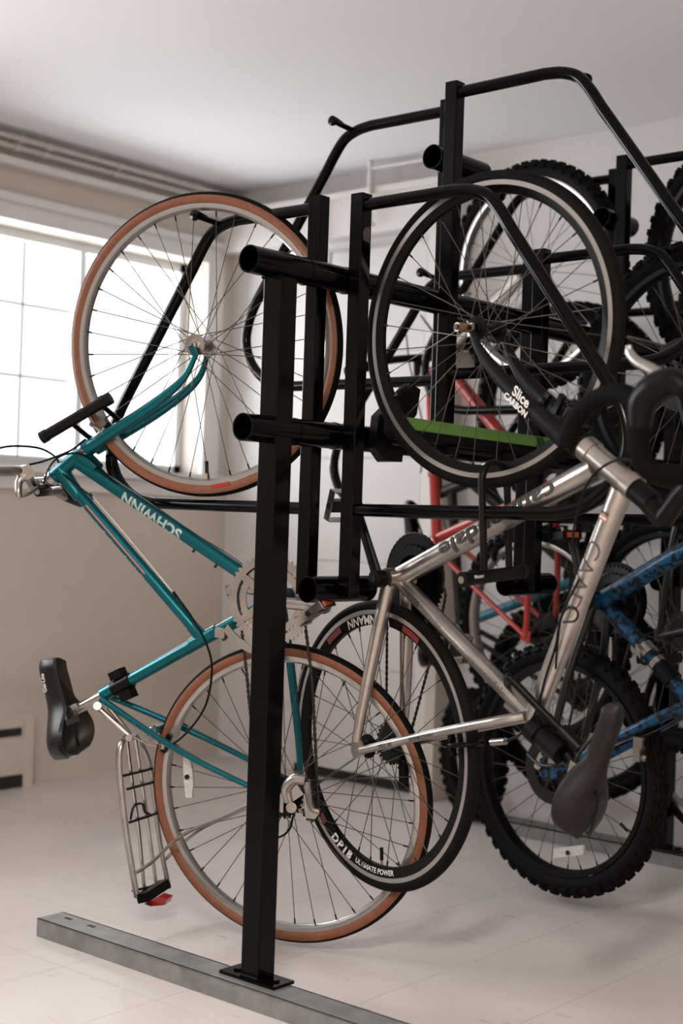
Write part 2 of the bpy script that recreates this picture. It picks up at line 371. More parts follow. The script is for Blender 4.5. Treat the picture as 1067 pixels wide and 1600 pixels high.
# baseboard heater
ht = thing('baseboard_heater', 'beige baseboard heater with dark slots at the foot of the window wall', 'heater', (XW, .4, 0))
mw = Matrix.Translation((-XW*0, 0, 0))
def hb(lo, hi): return (lo[0], lo[1]-.4, lo[2]), (hi[0], hi[1]-.4, hi[2])
a, b_ = hb((0, -1.2, .03), (.055, 1.00, .235)); M().bbox(a, b_, 'wall').build('cover', ht, smooth=False)
a, b_ = hb((.001, 1.00, 0.0), (.072, 1.035, .25)); M().bbox(a, b_, 'wall').build('end_cap', ht, smooth=False)
a, b_ = hb((.001, -1.2, .185), (.062, .99, .212)); M().bbox(a, b_, 'slot').build('vent_slot', ht, smooth=False)
a, b_ = hb((.001, -1.2, .003), (.062, 1.0, .045)); M().bbox(a, b_, 'slot').build('vent_slot', ht, smooth=False)
# unseen fixture body added to go with the fill lamp behind the camera
cf = M(); cf.bbox((1.45, -2.95, ZC-.06), (1.75, -1.65, ZC), 'vinylw'); tag(cf.build('fill_light_body', smooth=False), 'long white fixture on the ceiling, out of view, added to go with the fill lamp', 'ceiling light')

# ---------------------------------------------------------------- the rack
rack = thing('bike_rack', 'black steel two-sided vertical bike rack on grey floor beams', 'bike rack')
TR = .0285
def beam(name, a, b, r=TR): return M().pipe(a, b, r, r-.0035, 'rack', 32).build(name, rack)
beam('rail_tube', (0, -.095, 1.506), (0, 1.86, 1.506)); beam('rail_tube', (0, -.097, 1.168), (0, 1.86, 1.168))
for y in (.07, .20):
    for z_, d_ in ((1.506, 0), (1.168, -.02)): M().pipe((0, y+d_, z_), (0, y+d_+.004, z_), TR+.0012, TR, 'rack', 32).build('sleeve_edge', rack)
def box_tube(name, lo, hi, w, mt='rack', bev=.003, parent=None):
    """upright of square tube with softly rounded edges"""
    cx, cy = (lo[0]+hi[0])/2, (lo[1]+hi[1])/2; a = (hi[0]-lo[0])/2; b = (hi[1]-lo[1])/2; m = M(); vs = []; pr = []
    for sx, sy in ((1, 1), (-1, 1), (-1, -1), (1, -1)):
        for k in range(4):
            t = {(1, 1): 0, (-1, 1): pi/2, (-1, -1): pi, (1, -1): 1.5*pi}[(sx, sy)]+k/3*pi/2
            pr.append((cx+sx*(a-bev)+bev*cos(t), cy+sy*(b-bev)+bev*sin(t)))
    n = len(pr)
    for z in (lo[2], hi[2]): vs += [(x, y, z) for x, y in pr]
    m.add(vs, [tuple(range(n-1, -1, -1)), tuple(range(n, 2*n))]+[(i, (i+1) % n, (i+1) % n+n, i+n) for i in range(n)], mt)
    return m.build(name, parent or rack, ang=12)
for y in (0, 1.74):
    box_tube('post', (-.025, y-.025, .048), (.025, y+.025, 1.480), .05)
    M().bbox((-.077, y-.034, .042), (.077, y+.028, .0485), 'rack').build('base_plate', rack, smooth=False)
    wb = M()
    for sx in (-1, 1): wb.cyl((sx*.052, y-.003, .0485), (sx*.052, y-.003, .053), .010, 'rack', 12)
    for k in range(9): wb.cyl((-.02+k*.005, y-.027, .049), (-.018+k*.005, y-.0285, .052), .0035, 'dark', 6)
    for k in range(12): wb.cyl((-.026+k*.0045, y-.0265, 1.478), (-.024+k*.0045, y-.027, 1.483), .003, 'rack', 6)
    wb.build('weld_bead', rack, kind='stuff')
# floor beams: folded galvanized channel with two slots near the end
def floor_beam(y0, y1, xa, xb):
    m = M(); z = .042
    m.bbox((xa, y0, 0.0005), (xb, y0+.004, z), 'galv'); m.bbox((xa, y1-.004, .0005), (xb, y1, z), 'galv'); m.bbox((xa, y0, z-.004), (xb, y1, z), 'galv')
    m.bbox((xa, y0+.004, .0005), (xa+.003, y1-.004, z-.004), 'galv')
    o = m.build('floor_beam', rack, smooth=False)
    for x in (.042, .125): M().bbox((xa+x, (y0+y1)/2-.006+.012, z-.001), (xa+x+.022, (y0+y1)/2+.004+.012, z+.0006), 'slot').build('bolt_slot', o, smooth=False)
floor_beam(-.060, .016, -.650, .650); floor_beam(1.695, 1.775, -.60, .66)
UW = .034; AR = .0135
def unit(y, side, top):
    """one upright, its loop arm and hook pin; side +1 right, -1 left"""
    zt = 2.008 if top else 1.686; xc = side*.046
    up = box_tube('upright', (xc-UW/2, y-UW/2, zt-.862), (xc+UW/2, y+UW/2, zt), UW)
    za = zt-.024; s = side
    P = [(.046, za), (.325, za+.002), (.40, za-.025), (.675, za-.415), (.712, za-.505), (.675, za-.600), (.585, za-.648), (.40, za-.649), (.046, za-.652)]
    C = [V((p[0]*s, y, p[1])) for p in P]
    pts = [C[0], V((.24*s, y, za+.001))]
    pts += catmull([V((x*s, y, za+z)) for x, z in ((.29, .0015), (.335, -.004), (.375, -.020), (.405, -.052), (.435, -.095))], 4)
    pts += catmull([V((x*s, y, za+z)) for x, z in ((.64, -.372), (.677, -.425), (.700, -.475), (.706, -.525), (.688, -.575), (.650, -.615), (.60, -.640), (.545, -.649))], 4)
    pts += [V((.3*s, y, za-.651)), C[-1]]
    M().tube(pts, AR, 'rack', 14).build('hanger_arm', up)
    hk = M(); dy = -1 if side < 0 else 1
    a = V((.345*s, y, za-.004)); b = a+V((-.02*s*0, dy*.085, .006))
    hk.cyl(a, b, .0068, 'rack', 12); hk.lathe(b-V((0, dy*.003, 0)), (0, dy, 0), [(.0001, 0), (.0125, 0), (.0125, .007), (.009, .009), (.0001, .009)], 20, 'rack')
    hk.cyl(a+V((0, dy*.05, .006)), a+V((.0, dy*.075, .012)), .006, 'rubber', 10)
    hk.build('hook', up)
for y, side, top in ((.162, -1, 0), (.195, 1, 0), (.622, -1, 1), (.518, 1, 1), (1.003, -1, 0), (.910, 1, 0), (1.424, -1, 1), (1.306, 1, 1), (1.81, -1, 0), (1.69, 1, 0)): unit(y, side, top)
for y, z in ((.114, .838), (.86, .838), (1.66, .838), (.50, 1.840), (1.27, 1.840)):
    M().pipe((0, y, z), (0, y+(.20 if y < 1.2 else .16), z), TR, TR-.003, 'rack', 32).build('spreader_tube', rack)
M().plate([(.0632, .186, 1.585), (.0632, .207, 1.582), (.0632, .204, 1.600), (.0632, .2075, 1.618), (.0632, .192, 1.613), (.0632, .183, 1.604)], (1, 0, 0), .0006, 'chip').build('worn_patch', rack, smooth=False)

# ---------------------------------------------------------------- bicycles
SPOKES = {}
def spoke_mesh(Rr, fl_r, fy, lead, mt):
    key = (round(Rr, 4), fl_r, fy, lead, mt)
    if key in SPOKES: return SPOKES[key]
    a = radians(58)*lead; hub = V((fl_r*sin(a), fy, fl_r*cos(a))); rim = V((0, fy*.08, Rr)); d = (hub-rim).normalized()
    m = M(); m.cyl(hub, rim+d*.012, .00105, mt, 6); m.cyl(rim+d*.012, rim-d*.001, .0021, 'dark', 6)
    o = m.build('spoke', None); me = o.data; bpy.data.objects.remove(o); SPOKES[key] = me; return me
def torus_prof(R, tw, th, mats, flatk=1):
    """tyre section: (radius, y, material), tread on the outside and sidewall toward the rim"""
    out = []
    for k in range(15):
        a = -pi*.80+k/14*pi*1.6
        out.append((R-th/2+th/2*cos(a), tw/2*sin(a), mats[0] if abs(a) < pi*mats[2] else mats[1]))
    return out
def wheel(parent, mw, R, tyre='gum', name='wheel', nsp=36, rim='silver', tw=.030, hubmat='silver', spoke='spoke', valve=200, knob=None, skew=.3, rearhub=False, rimdepth=.016):
    th = tw*1.0; Rb = R-th+.004     # bead radius
    m = M(); w2 = max(.0105, tw*.36)
    if rim == 'silver': prof = [(Rb, -w2, 'rimsil'), (Rb-.003, -w2-.0006, 'rimsil'), (Rb-rimdepth*.65, -w2, 'rimsil'), (Rb-rimdepth, -w2*.35, 'rimsil'), (Rb-rimdepth, w2*.35, 'rimsil'), (Rb-rimdepth*.65, w2, 'rimsil'), (Rb, w2, 'rimsil')]
    elif rim == 'aero': prof = [(Rb, -w2, 'rimsil'), (Rb-.010, -w2, 'rubber'), (Rb-.0102, -w2-.0008, 'black'), (Rb-rimdepth, -w2*.5, 'black'), (Rb-rimdepth-.001, 0, 'black'), (Rb-rimdepth, w2*.5, 'black'), (Rb-.0102, w2+.0008, 'rubber'), (Rb-.010, w2, 'rimsil'), (Rb, w2, 'rimsil')]
    else: prof = [(Rb, -w2, 'black'), (Rb-rimdepth*.7, -w2, 'black'), (Rb-rimdepth, -w2*.4, 'black'), (Rb-rimdepth, w2*.4, 'black'), (Rb-rimdepth*.7, w2, 'black'), (Rb, w2, 'black')]
    m.lathe((0, 0, 0), (0, 1, 0), prof, 128, 'rimsil', closed=False)
    Rr = Rb-rimdepth+.0005
    root = m.build(name, parent, mw)
    t = M(); sw = 'gum' if tyre == 'gum' else 'rubber'
    prof = torus_prof(R, tw, th, ('rubber', sw, .43))
    t.lathe((0, 0, 0), (0, 1, 0), prof, 128, 'rubber', closed=True)
    if knob:
        n = knob
        for k in range(n):
            for row, (off, yy) in enumerate(((0, .24), (0, -.24), (.5, .0), (0, .46), (0, -.46))):
                a = 2*pi*(k+off)/n; ay = yy*tw; q = sqrt(max(.02, 1-(2*ay/tw)**2)); rr = R-th/2+th/2*q
                d = V((sin(a), 0, cos(a))); e = V((cos(a), 0, -sin(a))); rad = (d*q+V((0, 2*ay/tw, 0))).normalized()
                side = e.cross(rad); L = 2*pi*R/n
                t.box(d*(rr-.0015*q)+V((0, ay, 0))+rad*.003, (L*.52, tw*.19, .009), 'rubber', e, side, rad, .8)
    t.build('tyre', root)
    h = M(); fr = .022 if not rearhub else .024; fy = .034
    h.lathe((0, 0, 0), (0, 1, 0), [(.0001, -.062), (.0045, -.062), (.0045, -.050), (.009, -.049), (.009, -.040), (.013, -.039), (.013, -fy-.003), (fr+.003, -fy-.002), (fr+.003, -fy+.001), (.014, -fy+.004), (.011, -.01), (.011, .01), (.014, fy-.004), (fr+.003, fy-.001), (fr+.003, fy+.002), (.013, fy+.003), (.013, .039), (.009, .040), (.009, .049), (.0045, .050), (.0045, .062), (.0001, .062)], 20, hubmat)
    h.build('hub', root)
    nq = nsp//4
    for side in (-1, 1):
        for lead in (-1, 1):
            me = spoke_mesh(Rr, fr, fy*side, lead, spoke)
            for k in range(nq):
                a = 2*pi*(k/nq)+(0 if lead > 0 else pi/nq)+(0 if side > 0 else pi/nq/2)+skew
                link('spoke', me, root, Matrix.Rotation(a, 4, 'Y'))
    va = radians(valve); d = V((sin(va), 0, -cos(va)))
    vm = M(); vm.cyl(d*(Rr), d*(Rr-.022), .0026, 'brass', 8); vm.cyl(d*(Rr-.012), d*(Rr-.040), .0042, 'black', 10); vm.build('valve', root)
    root['Rr'] = Rr; return root
class Bike:
    def __init__(s, name, label, O, Fc, phi, R, group=None):
        s.O = V(O); d = R0*cos(phi) - V((-sin(TH), cos(TH), 0))*sin(phi); s.d = d
        FO = V(Fc)-s.O; s.v = (FO-d*FO.dot(d)).normalized(); s.n = d.cross(s.v); s.R = R
        base = s.O-s.v*R
        s.mw = Matrix(((d.x, -s.n.x, s.v.x, base.x), (d.y, -s.n.y, s.v.y, base.y), (d.z, -s.n.z, s.v.z, base.z), (0, 0, 0, 1)))
        s.inv = s.mw.inverted(); s.root = thing(name, label, 'bicycle', mw=s.mw, group='bicycles hung by their front wheels on the rack')
        s.F = s.inv @ V(Fc); s.Rc = V((0, 0, R))
    def P(s, x, y, w=0): return s.inv @ onplane(x, y, s.O+s.n*w, s.n)
    def D(s, x, y, t): return s.inv @ atdepth(x, y, t)
    def L(s, p): return s.inv @ V(p)
    def wheelM(s, c, phi=None, lean=0):
        if phi is None: return Matrix.Translation(c)
        d = R0*cos(phi) - V((-sin(TH), cos(TH), 0))*sin(phi); d = (s.inv.to_3x3() @ d); v = V((0, 0, 1)); v = (v-d*v.dot(d)).normalized(); y = v.cross(d)
        return Matrix(((d.x, y.x, v.x, c[0]), (d.y, y.y, v.y, c[1]), (d.z, y.z, v.z, c[2]), (0, 0, 0, 1)))
W_ = lambda w: V((0, -w, 0))     # shift toward the camera in bike space

def saddle(parent, c, fwd, up, mt='saddle', under='tan', L=.265, wid=.15, split=False, name='saddle', drop=.042, logo=None):
    """c: clamp point under the middle; fwd toward the nose; up away from the frame"""
    fwd = V(fwd).normalized(); up = V(up); up = (up-fwd*up.dot(fwd)).normalized(); sd = fwd.cross(up)
    NX, NY = 22, 13; top = []; inn = []
    for i in range(NX):
        t = i/(NX-1)                    # 0 tail, 1 nose
        x = -L*.42+L*t
        if t < .5: hw = wid/2*sqrt(max(0, 1-((.20-t)/.207)**2)) if t < .2 else wid/2*(1-.70*(1-cos((t-.2)/.42*pi))/2 if t < .62 else .3)
        else: hw = wid/2*(1-.70*(1-cos(min(1, (t-.2)/.42)*pi))/2)
        if t > .93: hw *= sqrt(max(.05, 1-((t-.93)/.075)**2))
        hw = max(hw, .006)
        zc = .052 + .010*((t-.5)*2)**2 - (.012*(max(0, t-.85)/.15)**2)
        for j in range(NY):
            q = -1+2*j/(NY-1); a = q*pi/2*1.02
            yy = hw*sin(a)*1.0; zz = zc - (1-cos(a))*min(drop, hw*.8+.012+(drop-.042))
            if split and t < .34 and abs(q) < .55: x2 = x+(.34-t)*L*1.05*(1-abs(q)/.55)
            else: x2 = x
            if split and abs(q) < .25: zz -= .007*(1-abs(q)/.25)
            top.append(V(c)+fwd*x2+sd*yy+up*zz)
            inn.append(V(c)+fwd*(x2*.965+.003)+sd*yy*.90+up*(zz-.008))
    m = M(); n = NX*NY; fs = []
    for i in range(NX-1):
        for j in range(NY-1):
            a = i*NY+j; fs.append((a, a+1, a+NY+1, a+NY))
    o = len(m.v); m.add(top+inn, fs, mt)
    m.add(top+inn, [tuple(n+k for k in reversed(f)) for f in fs], under)
    edge = []
    for j in range(NY-1): edge.append((j, j+1)); edge.append(((NX-1)*NY+j, (NX-1)*NY+j+1))
    for i in range(NX-1): edge.append((i*NY, (i+1)*NY)); edge.append((i*NY+NY-1, (i+1)*NY+NY-1))
    m.add(top+inn, [(a, b, b+n, a+n) for a, b in edge], mt)
    sad = m.build(name, parent, ang=60)
    r = M()
    for k in (-1, 1):
        r.tube(catmull([V(c)+fwd*x+sd*(k*y)+up*z for x, y, z in ((-.085, .045, .018), (-.06, .034, .012), (-.03, .022, -.001), (.03, .022, -.001), (.08, .017, .016), (.12, .008, .036))], 5), .0036, 'dark', 8)
    r.build('saddle_rail', sad)
    cl = M(); cl.box(V(c), (.045, .058, .016), 'silver', fwd, sd, up); cl.cyl(V(c)-sd*.03, V(c)+sd*.03, .008, 'silver', 12); cl.build('seat_clamp', sad)
    if logo:
        text_flat(V(c)+fwd*(L*.36)+sd*logo[1]*(wid*.165)+up*.034, fwd, up, logo[0], .014, 'whitetx', 'lettering', sad, bold=.0003)
    return sad
def pedal(parent, c, ax, e, mt='silver', cage='silver', w=.085, l=.062, name='pedal', refl=None):
    """c: inner end at the crank; ax: spindle direction; e: platform direction"""
    ax = V(ax).normalized(); e = V(e); e = (e-ax*e.dot(ax)).normalized(); g = ax.cross(e); c = V(c)
    m = M(); m.cyl(c, c+ax*w, .007, 'dark', 10)
    m.box(c+ax*(w*.55), (w*.75, .026, .018), 'dark' if mt == 'dark' else mt, ax, e, g)
    t = .0028
    for k in (-1, 1):
        q = c+e*(k*l/2)
        m.box(q+ax*(w*.55), (w*.8, t, .020), cage, ax, e, g)
        for i in range(8): m.box(q+ax*(w*(.2+i*.1))+g*.011, (.004, t, .004), cage, ax, e, g)
        for i in range(8): m.box(q+ax*(w*(.2+i*.1))-g*.011, (.004, t, .004), cage, ax, e, g)
    for k in (.15, .95): m.box(c+ax*(w*k), (t, l, .018), cage, ax, e, g)
    o = m.build(name, parent)
    if refl:
        for k in (-1, 1): M().box(c+e*(k*(l/2+.002))+ax*(w*.55), (w*.5, .005, .013), refl, ax, e, g).build('reflector', o, smooth=False)
    return o
def crank(parent, bb, end, w0, mt, name='crank_arm', r0=.014, r1=.010):
    a = V(bb); b = V(end); m = M(); m.tube([a, a+(b-a)*.3, b], [r0, r0*.9, r1], mt, 12, flat=(1, .6), flatn=(0, 1, 0))
    m.cyl(a-V((0, .012, 0)), a+V((0, .012, 0)), r0*1.25, mt, 20); m.cyl(b-V((0, .008, 0)), b+V((0, .008, 0)), r1*1.25, mt, 16)
    m.cyl(a-V((0, .0135, 0)), a+V((0, .0135, 0)), r0*.5, 'dark', 12); m.cyl(b-V((0, .0092, 0)), b+V((0, .0092, 0)), r1*.55, 'dark', 12)
    return m.build(name, parent)
def chain_path(pts, parent, name='chain', r=.0044):
    """roller chain: fat plates and narrow pins alternating along the path"""
    P = catmull(pts, 8) if len(pts) > 2 else pts
    L = [0]
    for i in range(1, len(P)): L.append(L[-1]+(V(P[i])-V(P[i-1])).length)
    n = int(L[-1]/.0032); out = []; rs = []; k = 0
    for i in range(n+1):
        s = L[-1]*i/n
        while k < len(P)-2 and L[k+1] < s: k += 1
        f = (s-L[k])/max(1e-6, L[k+1]-L[k]); out.append(V(P[k]).lerp(V(P[k+1]), f)); rs.append(r*(.62 if i % 4 == 0 else 1.0 if i % 4 == 2 else .85))
    return M().tube(out, rs, 'chain', 6, flat=(1, .75), flatn=(0, 1, 0)).build(name, parent)
def cable(parent, pts, r=.0024, mt='black', name='cable', k=8): return M().tube(catmull(pts, k), r, mt, 8).build(name, parent)
def cassette(parent, c, ax, n=7, r0=.028, r1=.055, mt='dark', step=.0045):
    m = M(); ax = V(ax).normalized()
    for i in range(n):
        r = r1+(r0-r1)*i/(n-1); m.gear(V(c)+ax*(i*step), ax, r, max(11, int(r*500)), .0018, mt, .014)
    m.cyl(V(c), V(c)+ax*(n*step), .016, 'dark', 16)
    return m.build('cassette', parent)
def brake(parent, c, X, Z, mt='silver', s=1.0, name='brake_caliper'):
    """side-pull caliper arms, bolt and pads. X across the rim, Z toward the bolt"""
    c = V(c); X = V(X).normalized(); Z = V(Z); Z = (Z-X*Z.dot(X)).normalized(); Y = Z.cross(X); m = M()
    for k in (-1, 1):
        m.tube(catmull([c+Z*.045*s+X*(-k*.012*s), c+Z*.035*s+X*(k*.02*s), c+Z*.01*s+X*(k*.034*s), c-Z*.012*s+X*(k*.026*s)], 5), [.008*s, .007*s, .006*s], mt, 10, flat=(1, .7), flatn=tuple(Y))
        m.box(c-Z*.014*s+X*(k*.018*s), (.009*s, .045*s, .012*s), 'black', X, Y, Z)
        m.cyl(c-Z*.012*s+X*(k*.026*s)-Y*.012*s, c-Z*.012*s+X*(k*.026*s)+Y*.012*s, .006*s, mt, 10)
    m.cyl(c+Z*.03*s-Y*.022*s, c+Z*.03*s+Y*.02*s, .007*s, mt, 12); m.cyl(c+Z*.05*s+X*.02*s, c+Z*.05*s+X*.045*s, .005*s, mt, 10)
    return m.build(name, parent)

def teal_bike():
    B = Bike('bicycle', 'teal road bicycle with tan sidewall tyres and silver cargo rack hanging nearest the window', (-.185, .279, .358), (-.357, .125, 1.376), radians(21.4), .347)
    r = B.root; P = B.P; R = .347
    rw = wheel(r, B.wheelM(B.Rc), R, 'gum', 'wheel', rim='silver', tw=.031, valve=118, rearhub=True)
    fw = wheel(r, B.wheelM(B.F, radians(21.9)), R, 'gum', 'wheel', rim='silver', tw=.031, valve=2, skew=.12)
    M().plate([(.03, -.0152, -.3265), (.075, -.0152, -.3185), (.072, -.0152, -.311), (.029, -.0152, -.319)], (0, 1, 0), .001, 'redtx').build('tyre_label', fw, smooth=False)
    # frame
    bb = P(435, 934); ht = P(131, 705); hb = P(86, 743); sc = P(162, 1086)
    tt0 = P(103, 748); tt1 = P(318, 998); dt0 = P(122, 722)
    f = M(); f.cyl(ht, hb, .0182, 'teal', 20); f.cyl(bb-W_(.036), bb+W_(.036), .021, 'teal', 20)
    f.tube([dt0, bb], [.0165, .0165], 'teal', 24); f.tube([tt0, tt1], .0142, 'teal', 18); f.tube([bb, sc], .0147, 'teal', 18)
    # lugs
    f.tube([ht.lerp(hb, .12), ht.lerp(hb, .12).lerp(P(180, 757), .5)], [.0215, .0172], 'teal', 16); f.tube([hb.lerp(ht, .2), hb.lerp(ht, .2).lerp(P(150, 812), .55)], [.0215, .0148], 'teal', 16)
    f.tube([tt1, P(300, 978)], [.0175, .0148], 'teal', 16); f.tube([P(340, 986), P(300, 1008)], .0165, 'teal', 16); f.tube([sc, P(180, 1074)], [.0185, .0155], 'teal', 16)
    do = []
    for w, k in ((.064, 1), (-.064, -1)):
        hub = B.Rc+W_(w); dn = hub+V((.004, 0, -.006))
        ss = sc+W_(.017*k)+V((.004, 0, -.006)); mid = ss.lerp(dn, .55)+W_(.026*k)
        f.tube(catmull([ss, ss.lerp(dn, .25)+W_(.018*k), mid, dn+V((-.014, 0, .012))], 5), [.0078, .0078, .0062], 'teal', 12)
        cs = bb+W_(.020*k)+V((.0, 0, -.016)); f.tube(catmull([cs, cs.lerp(dn, .3)+W_(.012*k), cs.lerp(dn, .7)+W_(.016*k), dn+V((0, 0, .022))], 5), [.0098, .0098, .0065], 'teal', 12, flat=(1, 1))
        f.plate([dn+V((-.018, 0, .010)), dn+V((-.010, 0, -.016)), dn+V((.012, 0, -.02)), dn+V((.014, 0, .024)), dn+V((-.004, 0, .028))], (0, 1, 0), .004, 'silver')
    cb = sc.lerp(B.Rc, .33); f.cyl(cb+W_(.026), cb-W_(.026), .006, 'teal', 10)
    pass
    for q in ((304, 858), (338, 882)): a = P(*q); f.cyl(a, a+(a-P(q[0]+9, q[1]-13)).normalized()*.008, .004, 'dark', 8)
    f.tube([P(140, 771), P(146, 780)], .0045, 'teal', 8); f.tube([P(271, 925), P(277, 934)], .004, 'teal', 8)
    f.build('frame', r)
    text_on_tube(dt0, bb, .0165, .395, W_(1), 'SCHWINN', .036, 'decal', flip=True, bold=.0014, spacing=1.03, parent=r, shift=.15, stretch=1.02, lift=.001)
    t = (tt1-tt0).normalized(); nn = V((0, -1, 0)); nn = (nn-t*nn.dot(t)).normalized(); upv = t.cross(nn)
    dm = M()
    for sgn, mt_, a0, a1, s0, s1 in ((1, 'pink', -.25, .05, .17, .60),):
        a = tt0.lerp(tt1, s0); b = tt0.lerp(tt1, s1); R1 = .0146
        q = [a+nn*R1*cos(a0)+upv*R1*sin(a0), b+nn*R1*cos(a0)+upv*R1*sin(a0), b+nn*R1*cos(a1)+upv*R1*sin(a1), a+nn*R1*cos(a1)+upv*R1*sin(a1)]
        dm.add(q, [(0, 1, 2, 3)], mt_)
    dm.build('pinstripe', r, smooth=False)
    tk = M()
    for k, s_ in enumerate((.16, .215, .265, .315, .37, .42, .47, .51, .545, .585, .605)):
        a = tt0.lerp(tt1, s_); R1 = .0147
        for q in range(2): 
            b = a+t*(.0016+.003*(k % 3 == 0)); x0_, x1_ = (.45+.3*q, .75+.3*q)
            tk.add([a+nn*R1*cos(x0_)+upv*R1*sin(x0_), b+nn*R1*cos(x0_)+upv*R1*sin(x0_), b+nn*R1*cos(x1_)+upv*R1*sin(x1_), a+nn*R1*cos(x1_)+upv*R1*sin(x1_)], [(0, 1, 2, 3)], 'decal')
    tk.build('worn_decal', r, smooth=False)
    # fork
    fk = M(); crown = P(143, 697); fk.tube([P(133, 703), P(172, 680)], [.020, .0165], 'teal', 16)
    Fh = B.F
    for pts, w in ((((305, 556), (289, 588), (262, 615), (225, 643), (180, 672), (142, 697)), .052), (((322, 560), (311, 590), (283, 618), (240, 648), (187, 680), (150, 702)), -.046)):
        q = [P(x, y, w*(1-.55*(i/5))) for i, (x, y) in enumerate(pts)]
        fk.tube(catmull(q, 5), [.0066, .008, .011, .0135, .0145, .0145], 'teal', 14)
        fk.plate([q[0]+V((-.007, 0, -.002)), q[0]+V((.007, 0, -.002)), Fh*0+V((Fh.x+.009, q[0].y, Fh.z-.006)), V((Fh.x-.009, q[0].y, Fh.z-.004))], (0, 1, 0), .004, 'teal')
    fk.build('fork', r)
    hs = M(); a = P(133, 703); b = P(84, 745); ax = (b-a).normalized()
    hs.cyl(a-ax*.004, a+ax*.006, .0205, 'silver', 24).build('headset', r); hs = M(); hs.cyl(b-ax*.004, b+ax*.010, .0205, 'silver', 24); hs.cyl(b+ax*.010, b+ax*.018, .017, 'silver', 6); hs.build('headset', r)
    # stem and handlebar
    st = M(); c0 = P(60, 757); st.tube([b+ax*.012, b+ax*.05, c0], [.0115, .0125, .013], 'silver', 14); st.cyl(c0+W_(.02), c0-W_(.02), .017, 'silver', 20); st.build('stem', r)
    hbm = M(); hbm.tube(catmull([P(124, 782, -.20), P(96, 772, -.10), c0-W_(.02), c0+W_(.02), P(38, 738, .09), P(6, 736, .15), P(-40, 740, .22), P(-70, 748, .26)], 6), .0122, 'silver', 16)
    hbm.build('handlebar', r)
    gp = M(); gp.tube(catmull([P(126, 784, -.215), P(108, 775, -.14), P(86, 764, -.08)], 6), [.0145, .0168, .0155], 'black', 14); gp.build('handlebar_grip', r)
    cl = M(); cl.cyl(P(36, 738, .075), P(42, 738, .105), .017, 'silver', 16); lv = [P(40, 742, .10), P(30, 752, .11), P(29, 768, .12), P(30, 776, .12)]
    cl.tube(catmull(lv, 4), [.011, .009, .007], 'silver', 10); cl.tube(catmull([P(30, 776, .12), P(44, 772, .10), P(58, 762, .07)], 4), .0045, 'silver', 10); cl.build('brake_lever', r)
    sh = M(); a = P(66, 768, .02); sh.cyl(a+W_(.018), a-W_(.02), .012, 'black', 16); sh.cyl(a+W_(.0185), a+W_(.022), .007, 'silver', 12); a = P(82, 768, 0); sh.cyl(a+W_(.015), a-W_(.03), .011, 'silver', 16); sh.build('shifter', r)
    cable(r, [P(-10, 702, .15), P(20, 697, .12), P(60, 700, .08), P(84, 712, .03), P(94, 726, 0)], .0025)
    cable(r, [P(46, 726, .07), P(70, 720, .06), P(110, 704, .04), P(134, 686, .02)], .0025)
    cable(r, [P(68, 756, .05), P(76, 732, .05), P(92, 714, .04), P(118, 708, .03), P(140, 716, .02), P(170, 745, .015), P(185, 757, .01)], .0025)
    cable(r, [P(184, 757, .024), P(232, 786, .026), P(300, 831, .026), P(360, 868, .026), P(385, 886, .02)], .0011, 'dark')
    cable(r, [P(145, 776, .022), P(200, 840, .022), P(269, 924, .022)], .0014, 'white'); cable(r, [P(98, 740, .03), P(120, 758, .03), P(143, 776, .022)], .0024)
    cable(r, [P(271, 925, .02), P(300, 965, .03), P(322, 1005, .045), P(331, 1045, .06), P(322, 1100, .07), P(296, 1140, .065), P(268, 1163, .05), P(248, 1160, .045)], .0026)
    cable(r, [P(170, 712, 0), P(172, 735, -.02), P(190, 765, -.03), P(215, 790, -.03)], .008, 'black', name='spiral_cable')
    # front brake
    brake(r, P(163, 668, .0), (0, 1, 0), P(140, 660)-P(170, 690), 'silver', 1.05)
    # seat post and saddle
    sp = M(); cl_ = P(117, 1110); sp.cyl(P(165, 1085), cl_, .0135, 'silver', 18); sp.box(cl_, (.03, .05, .03), 'silver', (cl_-sc), (0, 1, 0), (0, 0, 1)); sp.build('seat_post', r)
    nose = P(72, 1040); tail = P(100, 1188); fw_ = nose-tail
    saddle(r, P(107, 1117), fw_, V((-1, 0, 0)), 'saddle', 'under', L=.245, wid=.165, drop=.064, logo=('Gel-Lite', 1))
    # black clamp bracket on the seat tube
    kb = M(); a = P(183, 1073); b2 = P(198, 1066); kb.cyl(P(178, 1077), P(205, 1062), .0185, 'black', 20); ax_ = (b2-a).normalized(); sd_ = ax_.cross(V((0, 1, 0)))
    kb.box(P(184, 1053, .0), (.034, .03, .020), 'black', ax_, (0, 1, 0), sd_); kb.box(P(200, 1085, .0), (.034, .03, .024), 'black', ax_, (0, 1, 0), sd_); kb.build('clamp_bracket', r)
    # drivetrain
    ring = W_(.046); g1 = M().gear(bb+ring, (0, 1, 0), .101, 50, .003, 'silver', .082, 5, .022); g1.build('chainring', r)
    g2 = M().gear(bb+W_(.040), (0, 1, 0), .079, 40, .003, 'silver', .062); g2.build('chainring', r)
    ce = P(507, 950, .072); cr = crank(r, bb+W_(.062), ce, 0, 'silver'); pedal(cr, ce+W_(.008), (0, -1, 0), V((.8, 0, .6)), 'silver', 'silver', refl='amber', l=.07)
    far = bb-W_(.062); fe = far+(bb+W_(.062)-ce)*1.0; fe.y = far.y; cr2 = crank(r, far, fe, 0, 'silver')
    pedal(cr2, fe-W_(.008), (0, 1, 0), V((.9, 0, .3)), 'silver', 'silver', l=.065)
    fd = M(); fd.plate([P(350, 985, .05), P(360, 1000, .05), P(385, 1018, .05), P(420, 1030, .05), P(425, 1020, .05), P(390, 1008, .05), P(368, 990, .05), P(356, 975, .05)], (0, 1, 0), .004, 'silver')
